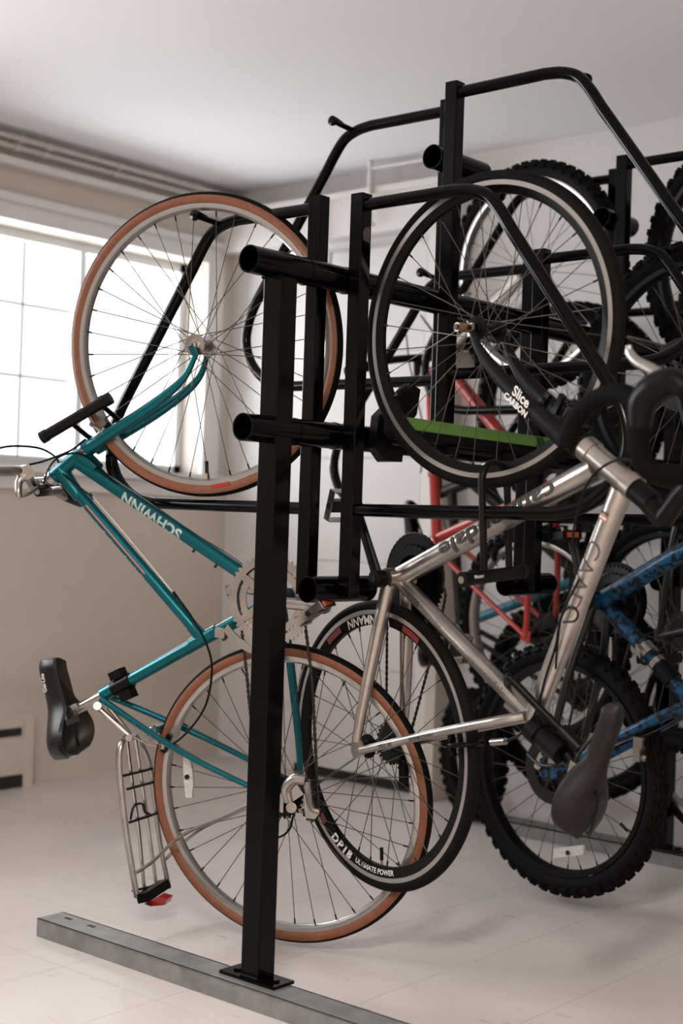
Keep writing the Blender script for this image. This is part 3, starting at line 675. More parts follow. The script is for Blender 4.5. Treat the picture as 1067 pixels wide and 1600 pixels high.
    fd.plate([P(350, 985, .036), P(360, 1000, .036), P(385, 1018, .036), P(420, 1030, .036), P(425, 1020, .036), P(390, 1008, .036), P(368, 990, .036), P(356, 975, .036)], (0, 1, 0), .003, 'silver')
    fd.cyl(P(345, 992), P(352, 986), .0185, 'silver', 18); fd.box(P(348, 988, .03), (.024, .034, .02), 'silver'); fd.build('front_derailleur', r)
    rdp = P(487, 1268, .05); gp_ = P(462, 1228, .05)
    # chain from the big ring's right and left edges down to the derailleur
    c0 = bb+W_(.040); rr = .0815
    arc = [c0+V((rr*cos(a), 0, rr*sin(a))) for a in [radians(k) for k in range(-15, 196, 15)]]
    chain_path([P(497, 1275, .048), P(497, 1262, .048), P(492, 1150, .045), P(487, 1060, .042)]+arc+[P(385, 1050, .042), P(392, 1120, .044), P(405, 1200, .045)], r)
    cassette(r, B.Rc+W_(.030), (0, -1, 0), 7, .026, .048)
    rd = M(); rd.tube(catmull([P(452, 1252, .075), P(448, 1232, .078), P(460, 1218, .08), P(478, 1220, .08)], 5), [.012, .013, .012], 'silver', 12); rd.tube(catmull([P(478, 1220, .075), P(482, 1240, .07), P(486, 1262, .062), P(498, 1268, .055)], 5), [.010, .007, .007], 'silver', 10)
    rd.box(P(460, 1238, .072), (.04, .014, .03), 'silver', (.8, 0, .6), (0, 1, 0), (-.6, 0, .8)); rd.disc(rdp, (0, 1, 0), .020, .006, 'dark', 20); rd.gear(rdp, (0, 1, 0), .021, 11, .004, 'dark', .006); rd.gear(P(472, 1232, .05), (0, 1, 0), .018, 11, .004, 'dark', .006)
    rd.cyl(P(455, 1262, .06), P(455, 1262, .085), .012, 'silver', 14); rd.plate([P(476, 1225, .058), P(484, 1232, .058), P(492, 1262, .058), P(500, 1270, .058), P(492, 1280, .058), P(478, 1278, .058), P(474, 1255, .058)], (0, 1, 0), .003, 'silver'); rd.build('rear_derailleur', r)
    cable(r, [P(458, 1275, .07), P(452, 1296, .07), P(436, 1308, .06), P(420, 1304, .05)], .0026)
    lv2 = M(); lv2.tube([P(474, 1218, .09), P(482, 1190, .09)], [.0045, .006], 'silver', 10); lv2.build('quick_release_lever', rw)
    # rear brake on the seat stays
    brake(r, P(258, 1155, 0), (0, 1, 0), P(245, 1145)-P(268, 1158), 'silver', 1.0)
    # wheel reflector
    rf = M(); a = P(292, 1180, .03); b3 = P(296, 1246, .03); c3 = (a+b3)/2; u = (b3-a).normalized(); s3 = V((1, 0, 0)); L3 = (b3-a).length/2
    rf.plate([c3-u*L3-s3*.008, c3-u*L3+s3*.008, c3-u*L3*.3+s3*.014, c3+u*L3*.3+s3*.014, c3+u*L3+s3*.008, c3+u*L3-s3*.008, c3+u*L3*.3-s3*.010, c3-u*L3*.3-s3*.010], (0, 1, 0), .008, 'clear'); rf.cyl(c3, c3+W_(.008), .006, 'dark', 8)
    o = rf.build('wheel_reflector', r, smooth=False)
    # cargo rack
    k = M(); w1, w2_ = .05, -.055
    br = [(156, 1108), (175, 1125), (198, 1150)]
    k.tube([P(153, 1105, .02), P(203, 1150, .01)], .006, 'silver', 8); k.tube([P(170, 1105, -.012), P(206, 1150, -.012)], .006, 'silver', 8); k.cyl(P(152, 1103, .03), P(156, 1106, -.01), .010, 'silver', 14)
    k.cyl(P(201, 1153, .03), P(212, 1150, -.03), .008, 'silver', 12)
    left = [(196, 1152), (189, 1164), (186, 1190), (190, 1240), (197, 1300), (205, 1350), (214, 1402)]
    right = [(212, 1150), (222, 1165), (234, 1195), (240, 1240), (246, 1290), (254, 1340), (264, 1388)]
    k.tube(catmull([P(x, y, w1*min(1, i/2+.3)) for i, (x, y) in enumerate(left)], 5), .0062, 'silver', 10, flat=(1, 1.3), flatn=(1, 0, 0)); k.tube(catmull([P(x, y, w2_*min(1, i/2+.3)) for i, (x, y) in enumerate(right)], 5), .0062, 'silver', 10)
    for pts, w in ((((198, 1155), (206, 1220), (217, 1300), (225, 1386)), .015), (((211, 1153), (222, 1225), (234, 1310), (244, 1382)), -.02)): k.tube(catmull([P(x, y, w) for x, y in pts], 4), .0048, 'silver', 8)
    for a, b in (((193, 1212), (238, 1201)), ((199, 1233), (240, 1222)), ((202, 1285), (248, 1270)), ((207, 1392), (262, 1380))): k.tube([P(*a, w1), P(*b, w2_)], .0036, 'dark', 8)
    k.tube(catmull([P(204, 1280, .03), P(209, 1260, .03), P(222, 1256, 0), P(226, 1268, -.01), P(234, 1272, -.03)], 5), .003, 'dark', 8)
    k.tube(catmull([P(214, 1363, .055), P(240, 1345, .058), P(270, 1316, .062), P(300, 1297, .064), P(345, 1278, .066), P(392, 1256, .068)], 5), .0042, 'silver', 8)
    k.tube(catmull([P(256, 1345, -.06), P(285, 1318, -.064), P(320, 1292, -.066), P(370, 1270, -.068), P(420, 1250, -.068)], 5), .0042, 'silver', 8)
    rk = k.build('cargo_rack', r)
    q = M(); q.box(P(240, 1392, 0), (.03, .11, .022), 'black', (1, 0, .3), (0, 1, 0), (-.3, 0, 1)); q.build('lamp_bracket', rk)
    q = M(); q.plate([P(230, 1409, .02), P(252, 1398, .0), P(266, 1402, -.02), P(262, 1411, -.02), P(240, 1413, .02)], V((0, 1, 0)), .03, 'redtx'); q.build('red_reflector', rk, smooth=False)
    M().tube(catmull([P(206, 1150, .03), P(230, 1162, .02), P(245, 1165, .01)], 4), .002, 'silver', 6).build('brace_wire', rk)
    return B

def silver_bike():
    k = .96
    sc_ = lambda p: CAM+(V(p)-CAM)*k
    O = sc_((-.054, .446, .470)); Fc = sc_((.28, .343, 1.399)); R = .335*k
    B = Bike('bicycle', 'bare polished aluminium road bicycle with black carbon fork and drop bars, nearest on the right', O, Fc, radians(53), R)
    r = B.root; P = B.P; s = .96
    rw = wheel(r, B.wheelM(B.Rc), R, 'black', 'wheel', rim='aero', tw=.025, valve=2, rearhub=True, hubmat='black', rimdepth=.033, nsp=32)
    fw = wheel(r, B.wheelM(B.F, radians(42.5)), R, 'black', 'wheel', rim='aero', tw=.025, valve=-63, hubmat='black', rimdepth=.026, nsp=32)
    hh = .030; yy = -.0105
    rad = R-.025+.004-.021
    text_ring(rad+.001, yy-.0006, radians(-27), 'DP18', .030, 'whitetx', 'rim_decal', rw, bold=.0013, shear=.3, spacing=1.25)
    text_ring(rad, yy-.0006, radians(-1), 'ULTIMATE POWER', .0165, 'whitetx', 'rim_decal', rw, bold=.0004, shear=.2)
    text_ring(rad, yy-.0006, radians(187), 'WEINMANN', .028, 'whitetx', 'rim_decal', rw, bold=.0006)
    for a0, a1 in ((-47, -42), (209, 221), (150, 162)):
        rd_ = M(); q = [radians(a0+(a1-a0)*i/6) for i in range(7)]; pts = [((rad+.008)*sin(a), yy-.0008, -(rad+.008)*cos(a)) for a in q]+[((rad-.006)*sin(a), yy+.0005, -(rad-.006)*cos(a)) for a in reversed(q)]
        n = 7; rd_.add(pts, [(i, i+1, 12-i, 13-i) for i in range(6)], 'darkred'); rd_.build('red_decal', rw, smooth=False)
    bb = P(622, 903); hd0 = P(916, 700); hd1 = P(992, 764); sc = P(834, 1122)
    f = M(); f.cyl(hd0, hd1, .0222, 'alu', 24); ax = (hd1-hd0).normalized(); f.cyl(hd0-ax*.002, hd0+ax*.022, .0248, 'alu', 24); f.cyl(hd1-ax*.02, hd1+ax*.002, .0248, 'alu', 24)
    f.cyl(bb-W_(.036), bb+W_(.036), .0225, 'alu', 24)
    dj = P(932, 731); f.tube([bb, bb.lerp(dj, .25), bb.lerp(dj, .8), dj], [.0225, .0225, .0232, .0232], 'alu', 24)
    tj = P(972, 764); f.tube([tj, sc], [.0215, .0205], 'alu', 24)
    f.tube([bb, sc], [.0175, .0175], 'alu', 24)
    dr_ = None
    for w, k_ in ((.064, 1), (-.064, -1)):
        dn = B.Rc+W_(w)+V((-.004, 0, -.004)); cs = bb+W_(.026*k_)+V((0, 0, -.014))
        f.tube(catmull([cs, cs.lerp(dn, .35)+W_(.004*k_), cs.lerp(dn, .75)+W_(.006*k_), dn+V((0, 0, .018))], 6), [.0165, .0155, .012, .0105], 'alu', 16)
        ss = sc+W_(.018*k_)+V((-.008, 0, .004)); f.tube(catmull([ss, ss.lerp(dn, .12)+W_(.022*k_), ss.lerp(dn, .5)+W_(.014*k_), dn+V((.018, 0, 0))], 6), [.0105, .0098, .0088], 'alu', 14)
        f.plate([dn+V((-.012, 0, .026)), dn+V((.014, 0, .022)), dn+V((.028, 0, .006)), dn+V((.026, 0, -.010)), dn+V((-.006, 0, -.022)), dn+V((-.016, 0, -.008))], (0, 1, 0), .006, 'alu')
    f.cyl(ss+W_(.03)*0+V((0, 0, 0)), ss+W_(.038), .011, 'alu', 12)
    fr = f.build('frame', r)
    text_on_tube(bb, dj, .0232, .565, W_(1), 'cannondale', .053, 'greytx', flip=True, bold=.0010, spacing=1.02, parent=r, shift=.05, stretch=1.46, lift=.0012)
    text_on_tube(tj, sc, .0213, .36, W_(1), 'CAAD', .052, 'pen', flip=False, bold=-.0004, spacing=.9, parent=r, stretch=1.1)
    dn = B.Rc+W_(.064)+V((.014, 0, -.004)); ssn = (sc+W_(.018)+V((-.008, 0, .004))).lerp(dn, .5)+W_(.014)
    text_on_tube(dn, ssn, .0096, .88, W_(1), 'HANDMADE', .0125, 'greytx', flip=True, bold=.0003, parent=r, spacing=1.15)
    text_on_tube(dn, ssn, .0092, .38, W_(1), 'IN USA', .0125, 'greytx', flip=True, bold=.0003, parent=r, spacing=1.15)
    text_on_tube(bb, sc, .0177, .72, W_(1), 'cannondale', .026, 'greytx', flip=False, bold=-.0005, parent=r, spacing=1.1)
    text_on_tube(bb, sc, .0177, .17, W_(1), 'R500', .020, 'greytx', flip=False, bold=.0003, parent=r)
    fl_ = M(); a = P(951, 802, .0); 
    t_ = (sc-tj).normalized(); o_ = V((0, -1, 0)); o_ = (o_-t_*o_.dot(t_)).normalized(); u_ = o_.cross(t_)
    for i, (mt_, s0) in enumerate((('greytx', 0), ('pink', .006), ('whitetx', .010), ('pink', .013))):
        c = tj.lerp(sc, .095)+t_*s0+o_*.0218; fl_.plate([c-u_*.009, c+u_*.009, c+u_*.009+t_*.004, c-u_*.009+t_*.004], o_, .0008, mt_)
    fl_.build('flag_sticker', r, smooth=False)
    # fork
    fk = M()
    for pts, w in ((((737, 518), (750, 548), (776, 584), (812, 622), (852, 658), (884, 688)), .052), (((786, 522), (796, 552), (814, 584), (842, 616), (872, 645), (895, 672)), -.048)):
        q = [P(x, y, w*(1-.35*(i/5))) for i, (x, y) in enumerate(pts)]
        fk.tube(catmull(q, 6), [.0075, .011, .0155, .018, .0195, .021], 'carbon', 16, flat=(1, .62), flatn=(0, 1, 0))
        if w > 0: qn = q
        fk.box(q[0]+V((-.003, 0, .004)), (.014, .006, .026), 'alu')
    fk.tube([P(884, 676), P(905, 694)], [.027, .024], 'carbon', 20); fk.build('fork', r)
    a, b = qn[2].lerp(qn[3], .35), qn[4].lerp(qn[3], .1); t = (b-a).normalized(); o_ = W_(1); o_ = (o_-t*o_.dot(t)).normalized(); up = o_.cross(t)
    c = a.lerp(b, .5)+o_*.0155
    text_flat(c+up*.009+t*.004, t, up, 'Slice', .028, 'whitetx', 'fork_decal', r, bold=.0006, shear=-.1); text_flat(c-up*.0115, t, up, 'CARBON', .0175, 'whitetx', 'fork_decal', r, bold=.0006)
    qr = M(); a = B.F+W_(.058); qr.cyl(a, a+W_(.024), .0095, 'brass', 16); qr.cyl(a+W_(.024), a+W_(.028), .006, 'dark', 12); qr.build('axle_nut', r)
    # brake calipers
    brake(r, P(868, 640, 0), (0, 1, 0), P(905, 668)-P(850, 620), 'dark', 1.1); brake(r, P(724, 1162, .0), (0, 1, 0), P(745, 1162)-P(700, 1162), 'black', 1.05)
    bk = M(); bk.cyl(P(768, 1160, .03), P(790, 1158, .03), .007, 'silver', 12); bk.build('barrel_adjuster', r)
    # headset, stem, bar
    M().cyl(hd0-ax*.010, hd0-ax*.002, .0255, 'black', 24).build('headset', r); st = M(); st.cyl(hd1+ax*.002, hd1+ax*.05, .0215, 'black', 24); e = P(1036, 812); st.tube([hd1+ax*.03, e], [.021, .019], 'black', 18)
    st.tube([e, P(1062, 775), P(1100, 735)], [.019, .0175, .019], 'black', 18); st.build('stem', r)
    bar = M(); pts = [P(1230, 700, -.02), P(1180, 725, .04), P(1120, 738, .10), P(1060, 742, .155), P(1020, 738, .185), P(1002, 715, .20), P(997, 680, .205), P(998, 645, .205)]
    bar.tube(catmull(pts, 6), [.016]*1, 'tape', 16) if False else bar.tube(catmull(pts, 6), .0175, 'tape', 16)
    drop = [P(998, 650, .205), P(992, 625, .205), P(968, 614, .205), P(935, 622, .205), P(906, 645, .205), P(890, 675, .205), P(884, 697, .205)]
    bar.tube(catmull(drop, 6), .0165, 'tape', 16); bar.build('drop_bar', r)
    hd = M(); hd.tube(catmull([P(999, 668, .205), P(1004, 630, .205), P(1024, 606, .205), P(1052, 596, .205), P(1072, 610, .205)], 6), [.018, .024, .026, .022, .016], 'black', 16); hd.build('brake_hood', r)
    lv = M(); lv.tube(catmull([P(1062, 594, .205), P(1040, 590, .205), P(1018, 578, .205), P(996, 566, .205), P(984, 552, .205), P(982, 540, .205)], 6), [.008, .010, .0095, .0085, .0075, .005], 'silver', 12, flat=(1.1, .8), flatn=(0, 1, 0)); lv.build('brake_lever', r)
    # saddle and post
    sp = M(); cl = P(893, 1192); sp.cyl(sc, P(872, 1158), .0145, 'black', 18); sp.cyl(P(872, 1158), cl, .0145, 'black', 18); sp.build('seat_post', r)
    fwd = P(972, 1128)-P(918, 1310); saddle(r, P(908, 1205), fwd, V((1, 0, 0)), 'saddle2', 'black', L=.275, wid=.138, split=True)
    bt = M(); bt.cyl(P(836, 1140, .02), P(878, 1178, .02), .022, 'black', 20); bt.cyl(P(832, 1136, .02), P(846, 1149, .02), .026, 'black', 20); bt.build('tail_light', r)
    # drivetrain (far side)
    g = M().gear(bb-W_(.047), (0, 1, 0), .101*s, 52, .003, 'black', .060, 5, .03); g.build('chainring', r); g = M().gear(bb-W_(.040), (0, 1, 0), .075*s, 38, .003, 'black', .050); g.build('chainring', r)
    ce = P(556, 790, .068); cr = crank(r, bb+W_(.056), ce, 0, 'black', r0=.0155, r1=.012); pedal(cr, ce+W_(.006), (0, -1, 0), V((.35, 0, 1)), 'dark', 'silver', w=.07, l=.066)
    fa = bb-W_(.062); fe = fa+(bb+W_(.056)-ce); fe.y = fa.y; cr2 = crank(r, fa, fe, 0, 'black'); pedal(cr2, fe-W_(.006), (0, 1, 0), V((.35, 0, 1)), 'dark', 'silver', l=.06)
    c0 = bb-W_(.047); rr = .101*s; arc = [c0+V((rr*cos(a), 0, rr*sin(a))) for a in [radians(k) for k in range(-10, 191, 10)]]
    hubc = B.Rc-W_(.044)
    chain_path([hubc+V((.030, 0, -.02)), hubc+V((.045, 0, .01))]+[arc[0]+V((0, 0, -.05))]+arc+[arc[-1]+V((0, 0, -.05)), hubc+V((-.034, 0, .03))], r, r=.0042)
    cassette(r, B.Rc-W_(.028), (0, 1, 0), 8, .026, .046)
    rd2 = M(); a = hubc+V((.03, 0, -.045)); rd2.tube([hubc, a], [.012, .01], 'black', 10); rd2.gear(a, (0, 1, 0), .019, 11, .005, 'black', .005); rd2.plate([a+V((-.012, 0, .02)), a+V((.012, 0, .02)), a+V((.01, 0, -.05)), a+V((-.01, 0, -.05))], (0, 1, 0), .012, 'black'); rd2.build('rear_derailleur', r)
    cable(r, [P(905, 905, .03), P(878, 960, .035), P(868, 1010, .035), P(852, 1060, .03), P(838, 1110, .03), P(815, 1145, .03), P(792, 1158, .03)], .0026)
    cable(r, [P(868, 1045, .03), P(873, 985, .035), P(880, 958, .04), P(893, 948, .045), P(903, 958, .045), P(898, 970, .04), P(880, 972, .035)], .0022)
    cable(r, [P(1000, 720, .12), P(960, 720, .08), P(925, 745, .05), P(905, 790, .04), P(895, 840, .035), P(899, 868, .03)], .0026)
    return B

def std_bike(label, O, Fc, phi, R, side, paint, seatmt=None, tyre='black', rim='black', knob=None, tw=.05, phif=None, name='bicycle', bars='flat', fork=None, sus=True, saddlemat='saddle', rotor=False, discs=False, barw=.27, near_drive=False, tilt=0, wheelkw={}, fsize=1, stays=None, sad=True, crk=True):
    """bicycle hung by its front wheel: forward is up, the saddle points outward (side)"""
    B = Bike(name, label, O, Fc, phi, R); r = B.root; Rc = B.Rc; Fx = B.F
    fw = (Fx-Rc); wb = fw.length; fwd = fw.normalized(); up = V((side*fwd.z, 0, -side*fwd.x))
    def q(x, y, w=0): return Rc+fwd*(x*wb/1.04)+up*(y*fsize)+W_(w)
    rw = wheel(r, B.wheelM(Rc), R, tyre, 'wheel', rim=rim, tw=tw, knob=knob, nsp=32, hubmat='dark', rearhub=True, valve=60, rimdepth=.018, **wheelkw)
    fwl = wheel(r, B.wheelM(Fx, phif), R, tyre, 'wheel', rim=rim, tw=tw, knob=knob, nsp=32, hubmat='dark', valve=140, rimdepth=.018, **wheelkw)
    bb = q(.425, -.03); sc = q(.25, .42); h0 = q(.80, .34); h1 = q(.755, .46); f = M()
    f.cyl(h0, h1, .021, paint, 20); f.cyl(bb-W_(.036), bb+W_(.036), .022, paint, 20); f.tube([bb, h0.lerp(h1, .2)], [.021, .020], paint, 18); f.tube([sc, h1.lerp(h0, .2)], .017, paint, 18); f.tube([bb, sc], .0165, seatmt or paint, 18)
    for w in (.066, -.066):
        k = 1 if w > 0 else -1; dn = Rc+W_(w)
        f.tube(catmull([bb+W_(.03*k)-fwd*.01, (bb).lerp(dn, .4)+W_(.035*k), dn-W_(.0)], 5), [.011, .009], paint, 12); f.tube(catmull([sc+W_(.018*k), sc.lerp(dn, .2)+W_(.04*k), dn+W_(0)], 5), [.010, .008], paint, 12)
        f.plate([dn+fwd*.03+up*.01, dn+fwd*.015-up*.02, dn-fwd*.018-up*.012, dn-fwd*.008+up*.022], (0, 1, 0), .006, paint)
    f.build('frame', r)
    fk = M(); fp = fork or paint
    cr_ = h0+(h0-h1).normalized()*.02; fk.cyl(h0, cr_, .018, fp, 16); fk.box(cr_, (.13, .05, .04), fp, (0, 1, 0), fwd, up)
    for k in (-1, 1):
        a = cr_+W_(.062*k); b = Fx+W_(.058*k)
        if sus: m_ = a.lerp(b, .42); fk.cyl(a, m_, .0135, 'silver', 14); fk.cyl(m_, b, .0185, fp, 16); fk.cyl(m_-(b-a).normalized()*.008, m_+(b-a).normalized()*.01, .020, 'black', 16)
        else: fk.tube(catmull([a, a.lerp(b, .6)-up*.01, b], 5), [.014, .009], fp, 14)
    if sus: a = cr_+W_(.062); b = cr_-W_(.062); fk.tube(catmull([a.lerp(Fx+W_(.058), .42), a.lerp(Fx, .42)+up*0+fwd*.04-up*.03, b.lerp(Fx, .42)+fwd*.04-up*.03, b.lerp(Fx-W_(.058), .42)], 5), .009, fp, 10)
    fk.build('fork', r)
    st = M(); ax = (h1-h0).normalized(); c1 = h1+ax*.03+fwd*.07; st.cyl(h1, h1+ax*.045, .017, 'black', 16); st.cyl(h1+ax*.03, c1, .015, 'black', 14); st.build('stem', r)
    if bars == 'flat':
      hb = M(); hp = [c1+W_(-barw)-fwd*.03, c1+W_(-barw*.4), c1+W_(barw*.4), c1+W_(barw)-fwd*.03]
      hb.tube(catmull(hp, 6), .0125, 'black', 12); hb.build('handlebar', r)
    for k in ((-1, 1) if bars == 'flat' else ()):
        g = M(); g.cyl(c1+W_(barw*k)-fwd*.03, c1+W_(barw*k*.62)-fwd*.012, .0165, 'rubber', 14); g.build('handlebar_grip', r)
        g = M(); g.tube(catmull([c1+W_(barw*k*.58), c1+W_(barw*k*.62)+fwd*.04-up*.02, c1+W_(barw*k*.9)+fwd*.045-up*.03], 5), [.010, .006, .005], 'black', 10); g.cyl(c1+W_(barw*k*.5), c1+W_(barw*k*.62), .02, 'black', 14); g.build('brake_lever', r)
    sp = M(); cl = sc+(sc-bb).normalized()*.10; sp.cyl(sc, cl, .0135, 'black', 14); sp.build('seat_post', r)
    if sad: saddle(r, cl, fwd, up, saddlemat, 'black', L=.26, wid=.15)
    dk = 1 if near_drive else -1
    for i, (rr, ww) in enumerate(((.088, .048), (.068, .041))):
        g = M(); g.gear(bb+W_(ww*dk), (0, 1, 0), rr, int(rr*500), .003, 'dark', rr*.7, 4, .028); g.build('chainring', r)
    if crk:
        ca = radians(20+40*side)
        for k in (-1, 1):
            dv = (fwd*cos(ca)+up*sin(ca))*k; a = bb+W_(.062*k); b = a+dv*.165; c_ = crank(r, a, b, 0, 'dark'); pedal(c_, b+W_(.006*k), (0, -k, 0), fwd, 'dark', 'black')
    cassette(r, Rc+W_(.03*dk), (0, -dk, 0), 7, .028, .056)
    c0 = bb+W_(.044*dk); arc = [c0+fwd*(.088*cos(a))-up*(.088*sin(a)) for a in [radians(k) for k in range(-90, 91, 15)]]
    chain_path([Rc+W_(.044*dk)+up*.04, arc[0]-fwd*.03]+arc+[arc[-1]-fwd*.03, Rc+W_(.044*dk)-up*.045-fwd*.05], r)
    rd = M(); a = Rc+W_(.05*dk)-up*.045-fwd*.05; rd.tube([Rc+W_(.055*dk)-fwd*.02, a+fwd*.03, a], [.014, .012, .010], 'dark', 10); rd.gear(a, (0, 1, 0), .02, 11, .006, 'dark', .005); rd.gear(a+fwd*.05, (0, 1, 0), .02, 11, .006, 'dark', .005); rd.build('rear_derailleur', r)
    if rotor:
        for c_, par in ((Rc, rw), (Fx, fwl)):
            m_ = M(); m_.disc((0, -.040, 0), (0, 1, 0), .088, .002, 'dark', 40, .062)
            for k in range(6): a = k*pi/3; m_.plate([(.015*sin(a), -.040, .015*cos(a)), (.066*sin(a+.3), -.040, .066*cos(a+.3)), (.066*sin(a+.45), -.040, .066*cos(a+.45)), (.02*sin(a+.5), -.040, .02*cos(a+.5))], (0, 1, 0), .002, 'dark')
            m_.build('brake_rotor', par)
    else:
        brake(r, Rc+fwd*(R*.90)*.80+up*(R*.9)*.6, (0, 1, 0), V((side, 0, .4)), 'dark', 1.1); brake(r, Fx-(Fx-cr_).normalized()*(R-.03), (0, 1, 0), cr_-Fx, 'dark', 1.2)
    cable(r, [c1+W_(barw*.5), c1+W_(.06)+fwd*.10, h1+W_(.03)+fwd*.03+up*.03, sc.lerp(h1, .7)+W_(.02)], .0025)
    cable(r, [c1+W_(-barw*.5), c1+W_(.0)+fwd*.14-up*.02, h0+W_(.03)+fwd*.05, h0.lerp(bb, .35)+W_(.024)], .0025)
    if bars == 'turned':
        M().tube(catmull([c1-up*.24-fwd*.03, c1-up*.12, c1-up*.03, c1+up*.03], 6), .0125, 'black', 12).build('handlebar', r)
    B.q = q; B.bb = bb; B.sc = sc; B.up = up; B.fwd = fwd; return B

def blue_bike():
    kk = .95
    O = CAM+(V((-.064, 1.267, .323))-CAM)*kk; R = .345*kk; Fc = V((.405, 1.035, 1.365))
    B = Bike('bicycle', 'blue and black camouflage mountain bicycle with knobbly tyres behind the polished aluminium one', O, Fc, radians(49), R)
    r = B.root; P = B.P
    rw = wheel(r, B.wheelM(B.Rc), R, 'black', 'wheel', rim='black', tw=.052, knob=52, nsp=32, hubmat='dark', rearhub=True, valve=60, rimdepth=.018)
    fw = wheel(r, B.wheelM(B.F, radians(46)), R, 'black', 'wheel', rim='black', tw=.052, knob=52, nsp=32, hubmat='dark', valve=140, rimdepth=.018)
    bb = P(940, 938); sc = P(1086, 1102); h0 = P(1150, 815); h1 = P(1215, 880); f = M()
    f.cyl(h0, h1, .022, 'blue', 20); f.cyl(bb-W_(.036), bb+W_(.036), .024, 'blue', 20); f.tube([bb, P(1060, 866), h0.lerp(h1, .15)], [.0235, .024, .022], 'blue', 20); f.tube([bb, sc], [.021, .018], 'blue', 20); f.tube([sc, h1.lerp(h0, .25)], .018, 'blue', 18)
    for w in (.066, -.066):
        k = 1 if w > 0 else -1; dn = B.Rc+W_(w)
        f.tube(catmull([bb+W_(.03*k), bb.lerp(dn, .4)+W_(.036*k), dn+V((.0, 0, .015))], 5), [.012, .010], 'grey', 12)
        f.tube(catmull([sc+W_(.018*k)+V((-.01, 0, 0)), sc.lerp(dn, .3)+W_(.036*k), dn+V((.03, 0, .004))], 5), [.0145, .013, .012], 'blue', 14)
        f.plate([dn+V((-.018, 0, .03)), dn+V((.03, 0, .022)), dn+V((.05, 0, .006)), dn+V((.04, 0, -.012)), dn+V((0, 0, -.028)), dn+V((-.02, 0, -.01))], (0, 1, 0), .008, 'blue')
    f.build('frame', r)
    cl = M(); a = bb.lerp(sc, .46); ax = (sc-bb).normalized(); cl.cyl(a, a+ax*.028, .0245, 'silver', 18); cl.cyl(a+ax*.05, a+ax*.064, .0225, 'silver', 18); cl.cyl(a+ax*.07, a+ax*.12, .0245, 'black', 18); cl.box(a+ax*.014+W_(.026), (.02, .02, .024), 'silver', ax, (0, 1, 0), V((0, 0, 1))); cl.build('derailleur_clamp', r)
    fk = M(); c_ = h0+(h0-h1).normalized()*.03; fk.box(c_, (.13, .05, .04), 'black', (0, 1, 0), V((0, 0, 1)), V((1, 0, 0)))
    for k in (-1, 1):
        a = c_+W_(.062*k); b = B.F+W_(.058*k); m_ = a.lerp(b, .4); fk.cyl(a, m_, .0135, 'dark', 14); fk.cyl(m_, b, .0185, 'black', 16)
    fk.build('fork', r)
    sp = M(); cl_ = sc+(sc-bb).normalized()*.09; sp.cyl(sc, cl_, .0135, 'black', 14); sp.build('seat_post', r); saddle(r, cl_, V((0, 0, 1)), V((1, 0, 0)), 'saddle', 'tan')
    st = M(); a = h1; b = h1+V((.03, 0, .06)); st.cyl(h1, b, .016, 'black', 14); st.build('stem', r)
    hb = M(); hb.tube(catmull([b+W_(-.29)+V((0, 0, -.03)), b, b+W_(.29)+V((0, 0, -.03))], 8), .0125, 'black', 12); hb.build('handlebar', r)
    for k in (-1, 1): M().cyl(b+W_(.29*k)+V((0, 0, -.03)), b+W_(.18*k)+V((0, 0, -.012)), .0165, 'rubber', 14).build('handlebar_grip', r)
    for rr, ww in ((.088, -.052), (.068, -.045)): M().gear(bb+W_(ww), (0, 1, 0), rr, int(rr*500), .003, 'dark', rr*.66, 4, .03).build('chainring', r)
    g = M(); g.disc(bb-W_(.058), (0, 1, 0), .098, .003, 'black', 40, .062); g.build('chain_guard', r)
    for k, (px, py) in ((1, (893, 838)), (-1, (1010, 1030))):
        a = bb+W_(.064*k); b2 = P(px, py, .07*k); c2 = crank(r, a, b2, 0, 'dark', r0=.017, r1=.013); pedal(c2, b2+W_(.006*k), (0, -k, 0), V((1, 0, .1)), 'dark', 'black', refl='amber' if k > 0 else None, l=.09)
    for par in (rw, fw):
        m_ = M(); m_.disc((0, -.042, 0), (0, 1, 0), .090, .0022, 'dark', 44, .058)
        for k in range(6): a = k*pi/3; m_.plate([(.015*sin(a), -.042, .015*cos(a)), (.062*sin(a+.3), -.042, .062*cos(a+.3)), (.062*sin(a+.5), -.042, .062*cos(a+.5)), (.02*sin(a+.5), -.042, .02*cos(a+.5))], (0, 1, 0), .002, 'dark')
        m_.build('brake_rotor', par)
    cp = M(); cp.box(P(868, 1186, .055), (.05, .03, .03), 'black', (1, 0, .6), (0, 1, 0), (-.6, 0, 1)); cp.cyl(P(840, 1196, .08), P(846, 1200, .04), .010, 'silver', 14); cp.cyl(P(862, 1190, .08), P(868, 1188, .05), .011, 'silver', 14); cp.tube(catmull([P(824, 1178, .08), P(842, 1194, .09), P(862, 1197, .09), P(878, 1196, .08)], 4), .004, 'dark', 8); cp.build('brake_caliper', r)
    cassette(r, B.Rc-W_(.03), (0, 1, 0), 8, .026, .06)
    c0 = bb-W_(.048); arc = [c0+V((.07*cos(a), 0, .07*sin(a))) for a in [radians(k) for k in range(-5, 186, 15)]]
    chain_path([B.Rc-W_(.05)+V((.05, 0, -.05)), arc[0]+V((0, 0, -.05))]+arc+[arc[-1]+V((0, 0, -.05)), B.Rc-W_(.05)+V((-.045, 0, .01))], r)
    brk = M(); brk.cyl(P(1000, 1180, .03), P(1012, 1186, .03), .010, 'silver', 12); brk.box(P(1000, 1170, .04), (.02, .03, .06), 'silver'); brk.build('cable_guide', r)
    cable(r, [P(1067, 1118, .04), P(1030, 1140, .05), P(980, 1160, .05), P(930, 1180, .06), P(880, 1190, .07)], .0026)
    rf = M(); c3 = P(889, 1332, .03); u = (P(925, 1330, .03)-P(855, 1335, .03)).normalized(); s3 = V((0, 0, 1))
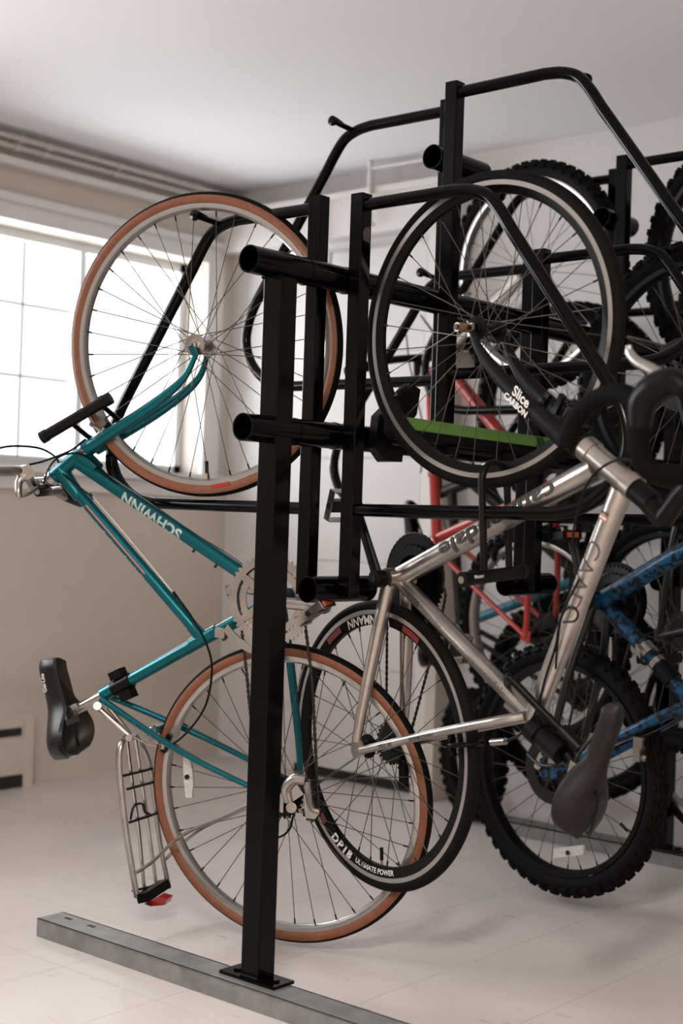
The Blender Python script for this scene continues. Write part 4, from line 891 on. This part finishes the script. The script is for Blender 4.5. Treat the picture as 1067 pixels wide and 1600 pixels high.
    rf.plate([c3-u*.052-s3*.012, c3+u*.052-s3*.008, c3+u*.050+s3*.017, c3-u*.050+s3*.014], (0, 1, 0), .008, 'clear'); rf.cyl(c3, c3+W_(.008), .006, 'dark', 8); rf.build('wheel_reflector', r, smooth=False)
    return B

teal_bike(); silver_bike(); blue_bike()
# red hardtail on the tall left arm further back
redF = atdepth(835, 432, 4.18); redR = atdepth(845, 990, 4.30)
RB = std_bike('red and silver hardtail bicycle with knobbly tyres on the high left arm at the back', redR, redF, radians(50), .330, -1, 'red', rim='silver', knob=56, tw=.048, fork='white', sus=True, barw=.30, fsize=1.05, phif=radians(48))
grF = V((.39, 1.36, 1.705)); grR = V((.13, 1.52, .70))
std_bike('graphite grey mountain bicycle with knobbly tyres on the high right arm at the back', grR, grF, radians(52), .335, 1, 'grey', rim='black', knob=56, tw=.052, fork='black', saddlemat='tan', barw=.26)
cyR = atdepth(905, 1088, 4.48); cyF = atdepth(885, 640, 4.42)
std_bike('black bicycle with bright cyan details low at the back by the far beam', cyR, V((-.37, 1.74, 1.37)), radians(34), .325, -1, 'grey', rim='black', knob=56, tw=.045, fork='grey', barw=.22, seatmt='cyan', bars='turned')
lfR = V((.22, 1.72, .40)); lfF = V((.38, 1.66, 1.375))
std_bike('dark bicycle with silver rims lowest at the far right end of the rack', lfR, lfF, radians(50), .325, 1, 'grey', rim='silver', tw=.036, fork='silver', sus=False, barw=.22)
# small wheel standing on the floor
g0 = onplane(735, 1282, (0, 0, 0), (0, 0, 1)); kw = thing('small_wheel', 'small knobbly bicycle wheel standing on the floor before the back wall', 'wheel', (g0.x, g0.y, 0))
wheel(kw, Matrix.Translation((0, 0, .222)) @ Matrix.Rotation(radians(-28), 4, 'Z'), .215, 'black', 'rim', rim='black', tw=.05, knob=34, nsp=20, hubmat='dark')

# ---------------------------------------------------------------- locks
def u_lock(label, A, Bp, legdir, leglen, gap, r=.0075, bar=.0128, mt='black', txt=None, name='u_lock', off=None):
    """crossbar from A to Bp, shackle legs along legdir"""
    A = V(A); Bp = V(Bp); t = (Bp-A).normalized(); legdir = V(legdir); legdir = (legdir-t*legdir.dot(t)).normalized(); c = (A+Bp)/2 if off is None else A.lerp(Bp, off)
    root = thing(name, label, 'lock', tuple(A), 'u-locks on the bicycles and rack'); mv = -A
    m = M(); m.cyl(A+mv, Bp+mv, bar, mt, 20); m.cyl(A+mv-t*.002, A+mv+t*.014, bar*1.12, 'black', 20); m.cyl(Bp+mv-t*.014, Bp+mv+t*.002, bar*1.12, 'black', 20); cb = m.build('crossbar', root)
    m = M(); m.disc(A+mv-t*.0025, t, bar*.55, .002, 'silver', 16); m.build('keyhole', cb)
    a = c-t*gap/2+mv; b = c+t*gap/2+mv; q = legdir*(leglen-gap/2)
    arc = [c+mv+legdir*(leglen-gap/2)+(-t*cos(k*pi/10)+legdir*sin(k*pi/10))*gap/2 for k in range(11)]
    m = M(); m.tube([a]+arc+[b], r, mt, 12); m.build('shackle', root)
    return root
# hanging over the lower bar of the nearest right arm
A = atdepth(722, 906, 2.775); Bp = atdepth(817, 893, 2.90)
l1 = u_lock('black u-lock hanging on the lower bar of the nearest right arm', A, Bp, (0.0, .0, 1), .225, .076, r=.0075, bar=.0135, off=.56)
A2 = atdepth(66, 684, 3.33); B2 = atdepth(172, 622, 3.30)
u_lock('short dark u-lock held crosswise at the teal fork crown', A2, B2, atdepth(132, 704, 3.42)-atdepth(95, 673, 3.325), .125, .085, r=.006, bar=.0132, mt='black', off=.63)
A3 = atdepth(899, 1163, 2.70); B3 = atdepth(876, 1190, 3.04)
root = thing('u_lock', 'black u-lock strapped along the seat tube of the aluminium frame, open ends toward its saddle', 'lock', tuple(A3), 'u-locks on the bicycles and rack')
m = M(); D = lambda x, y, t: atdepth(x, y, t)-A3
m.tube([D(896, 1160, 2.70), D(842, 1106, 2.73)]+catmull([D(842, 1106, 2.73), D(805, 1068, 2.755), D(793, 1058, 2.77), D(795, 1074, 2.85), D(810, 1090, 2.90)], 6)[1:]+[D(880, 1158, 2.87)], .008, 'black', 12); m.build('shackle', root)
m = M(); m.pipe(D(905, 1170, 2.69), D(876, 1140, 2.71), .0145, .010, 'black', 20); m.cyl(D(903, 1168, 2.69), D(900, 1165, 2.692), .0105, 'dark', 16); m.build('crossbar', root)
t_ = (Bp-A).normalized(); o_ = CAM-A; o_ = (o_-t_*o_.dot(t_)).normalized(); u_ = o_.cross(t_)
text_flat(V((0, 0, 0))+t_*.035+o_*.0140+u_*.002, t_, u_, 'Master', .010, 'whitetx', 'lettering', l1, bold=.0001)
# green sleeved lock lying along the middle rail
a = onplane(614, 668, (.105, 0, 0), (1, 0, 0)); b = onplane(878, 704, (.105, 0, 0), (1, 0, 0))
gl = thing('cable_lock', 'black lock tube with a bright green sleeve lying along the middle rail', 'lock', tuple(a)); v = b-a; t = v.normalized()
m = M(); m.cyl(V((0, 0, 0)), v, .026, 'black', 28); m.cyl(v, v+t*.018, .026, 'black', 28, r2=.016); m.build('body', gl)
m = M(); n_ = 16; vs = []
view = (CAM-a); view = (view-t*view.dot(t)).normalized(); up = V((0, 0, 1)); up = (up-t*up.dot(t)).normalized(); e1 = view; e2 = t.cross(e1); e2 = e2 if e2.z > 0 else -e2
for q in (v*.03, v*.955):
    for k in range(n_+1):
        an = radians(2+k/n_*100); vs.append(q+(e1*cos(an)+e2*sin(an))*.0268)
m.add(vs, [(k, k+1, k+n_+2, k+n_+1) for k in range(n_)], 'green'); slv = m.build('green_sleeve', gl)
m = M(); c = v*.80; an = radians(28); o_ = e1*cos(an)+e2*sin(an); u2 = t.cross(o_); u2 = u2 if u2.z > 0 else -u2
m.disc(c+o_*.0272, o_, .0155, .0008, 'black', 28); m.disc(c+o_*.0274, o_, .0175, .0006, 'green', 28, .0163); m.disc(c+o_*.0272, o_, .0185, .0004, 'black', 28, .0176); m.build('round_emblem', slv)
text_flat(c+o_*.0280-t*.003, u2, -t, 'DOG', .012, 'green', 'lettering', gl, bold=.0003); text_flat(c+o_*.0280+t*.008, u2, -t, 'LOCK', .006, 'green', 'lettering', gl, bold=.0001)
m = M(); m.tube([v*.02-up*.034-e1*.01, v*.9-up*.034-e1*.01], .004, 'grey', 8); m.build('key_rod', gl)
for fr_ in (.30, .62):
    c = v*fr_; M().box(c-up*.036-e1*.006+V((-.03, 0, 0)), (.10, .04, .02), 'black', (1, 0, 0), t, (0, 0, 1)).build('bracket', gl)
# black angular pad wrapped over the middle rail
def pp(x, y, X): return onplane(x, y, (X, 0, 0), (1, 0, 0))
pd = M(); q = [pp(x, y, .05) for x, y in ((586, 650), (636, 599), (651, 609), (645, 648), (630, 668), (622, 722), (594, 720), (580, 700))]
pd.plate(q, (1, 0, 0), .022, 'black'); q2 = [pp(x, y, .062) for x, y in ((600, 650), (634, 610), (645, 615), (638, 640), (612, 655))]; pd.plate(q2, (1, 0, 0), .006, 'rubber')
q = [pp(x, y, -.05) for x, y in ((570, 712), (592, 714), (584, 722), (576, 722))]; pd.plate([V(x)+V((0.04, 0, 0)) for x in q], (1, 0, 0), .03, 'black')
tag(pd.build('lock_bracket', smooth=False), 'angular black plastic bracket clipped over the middle rail beside the green lock', 'bracket')
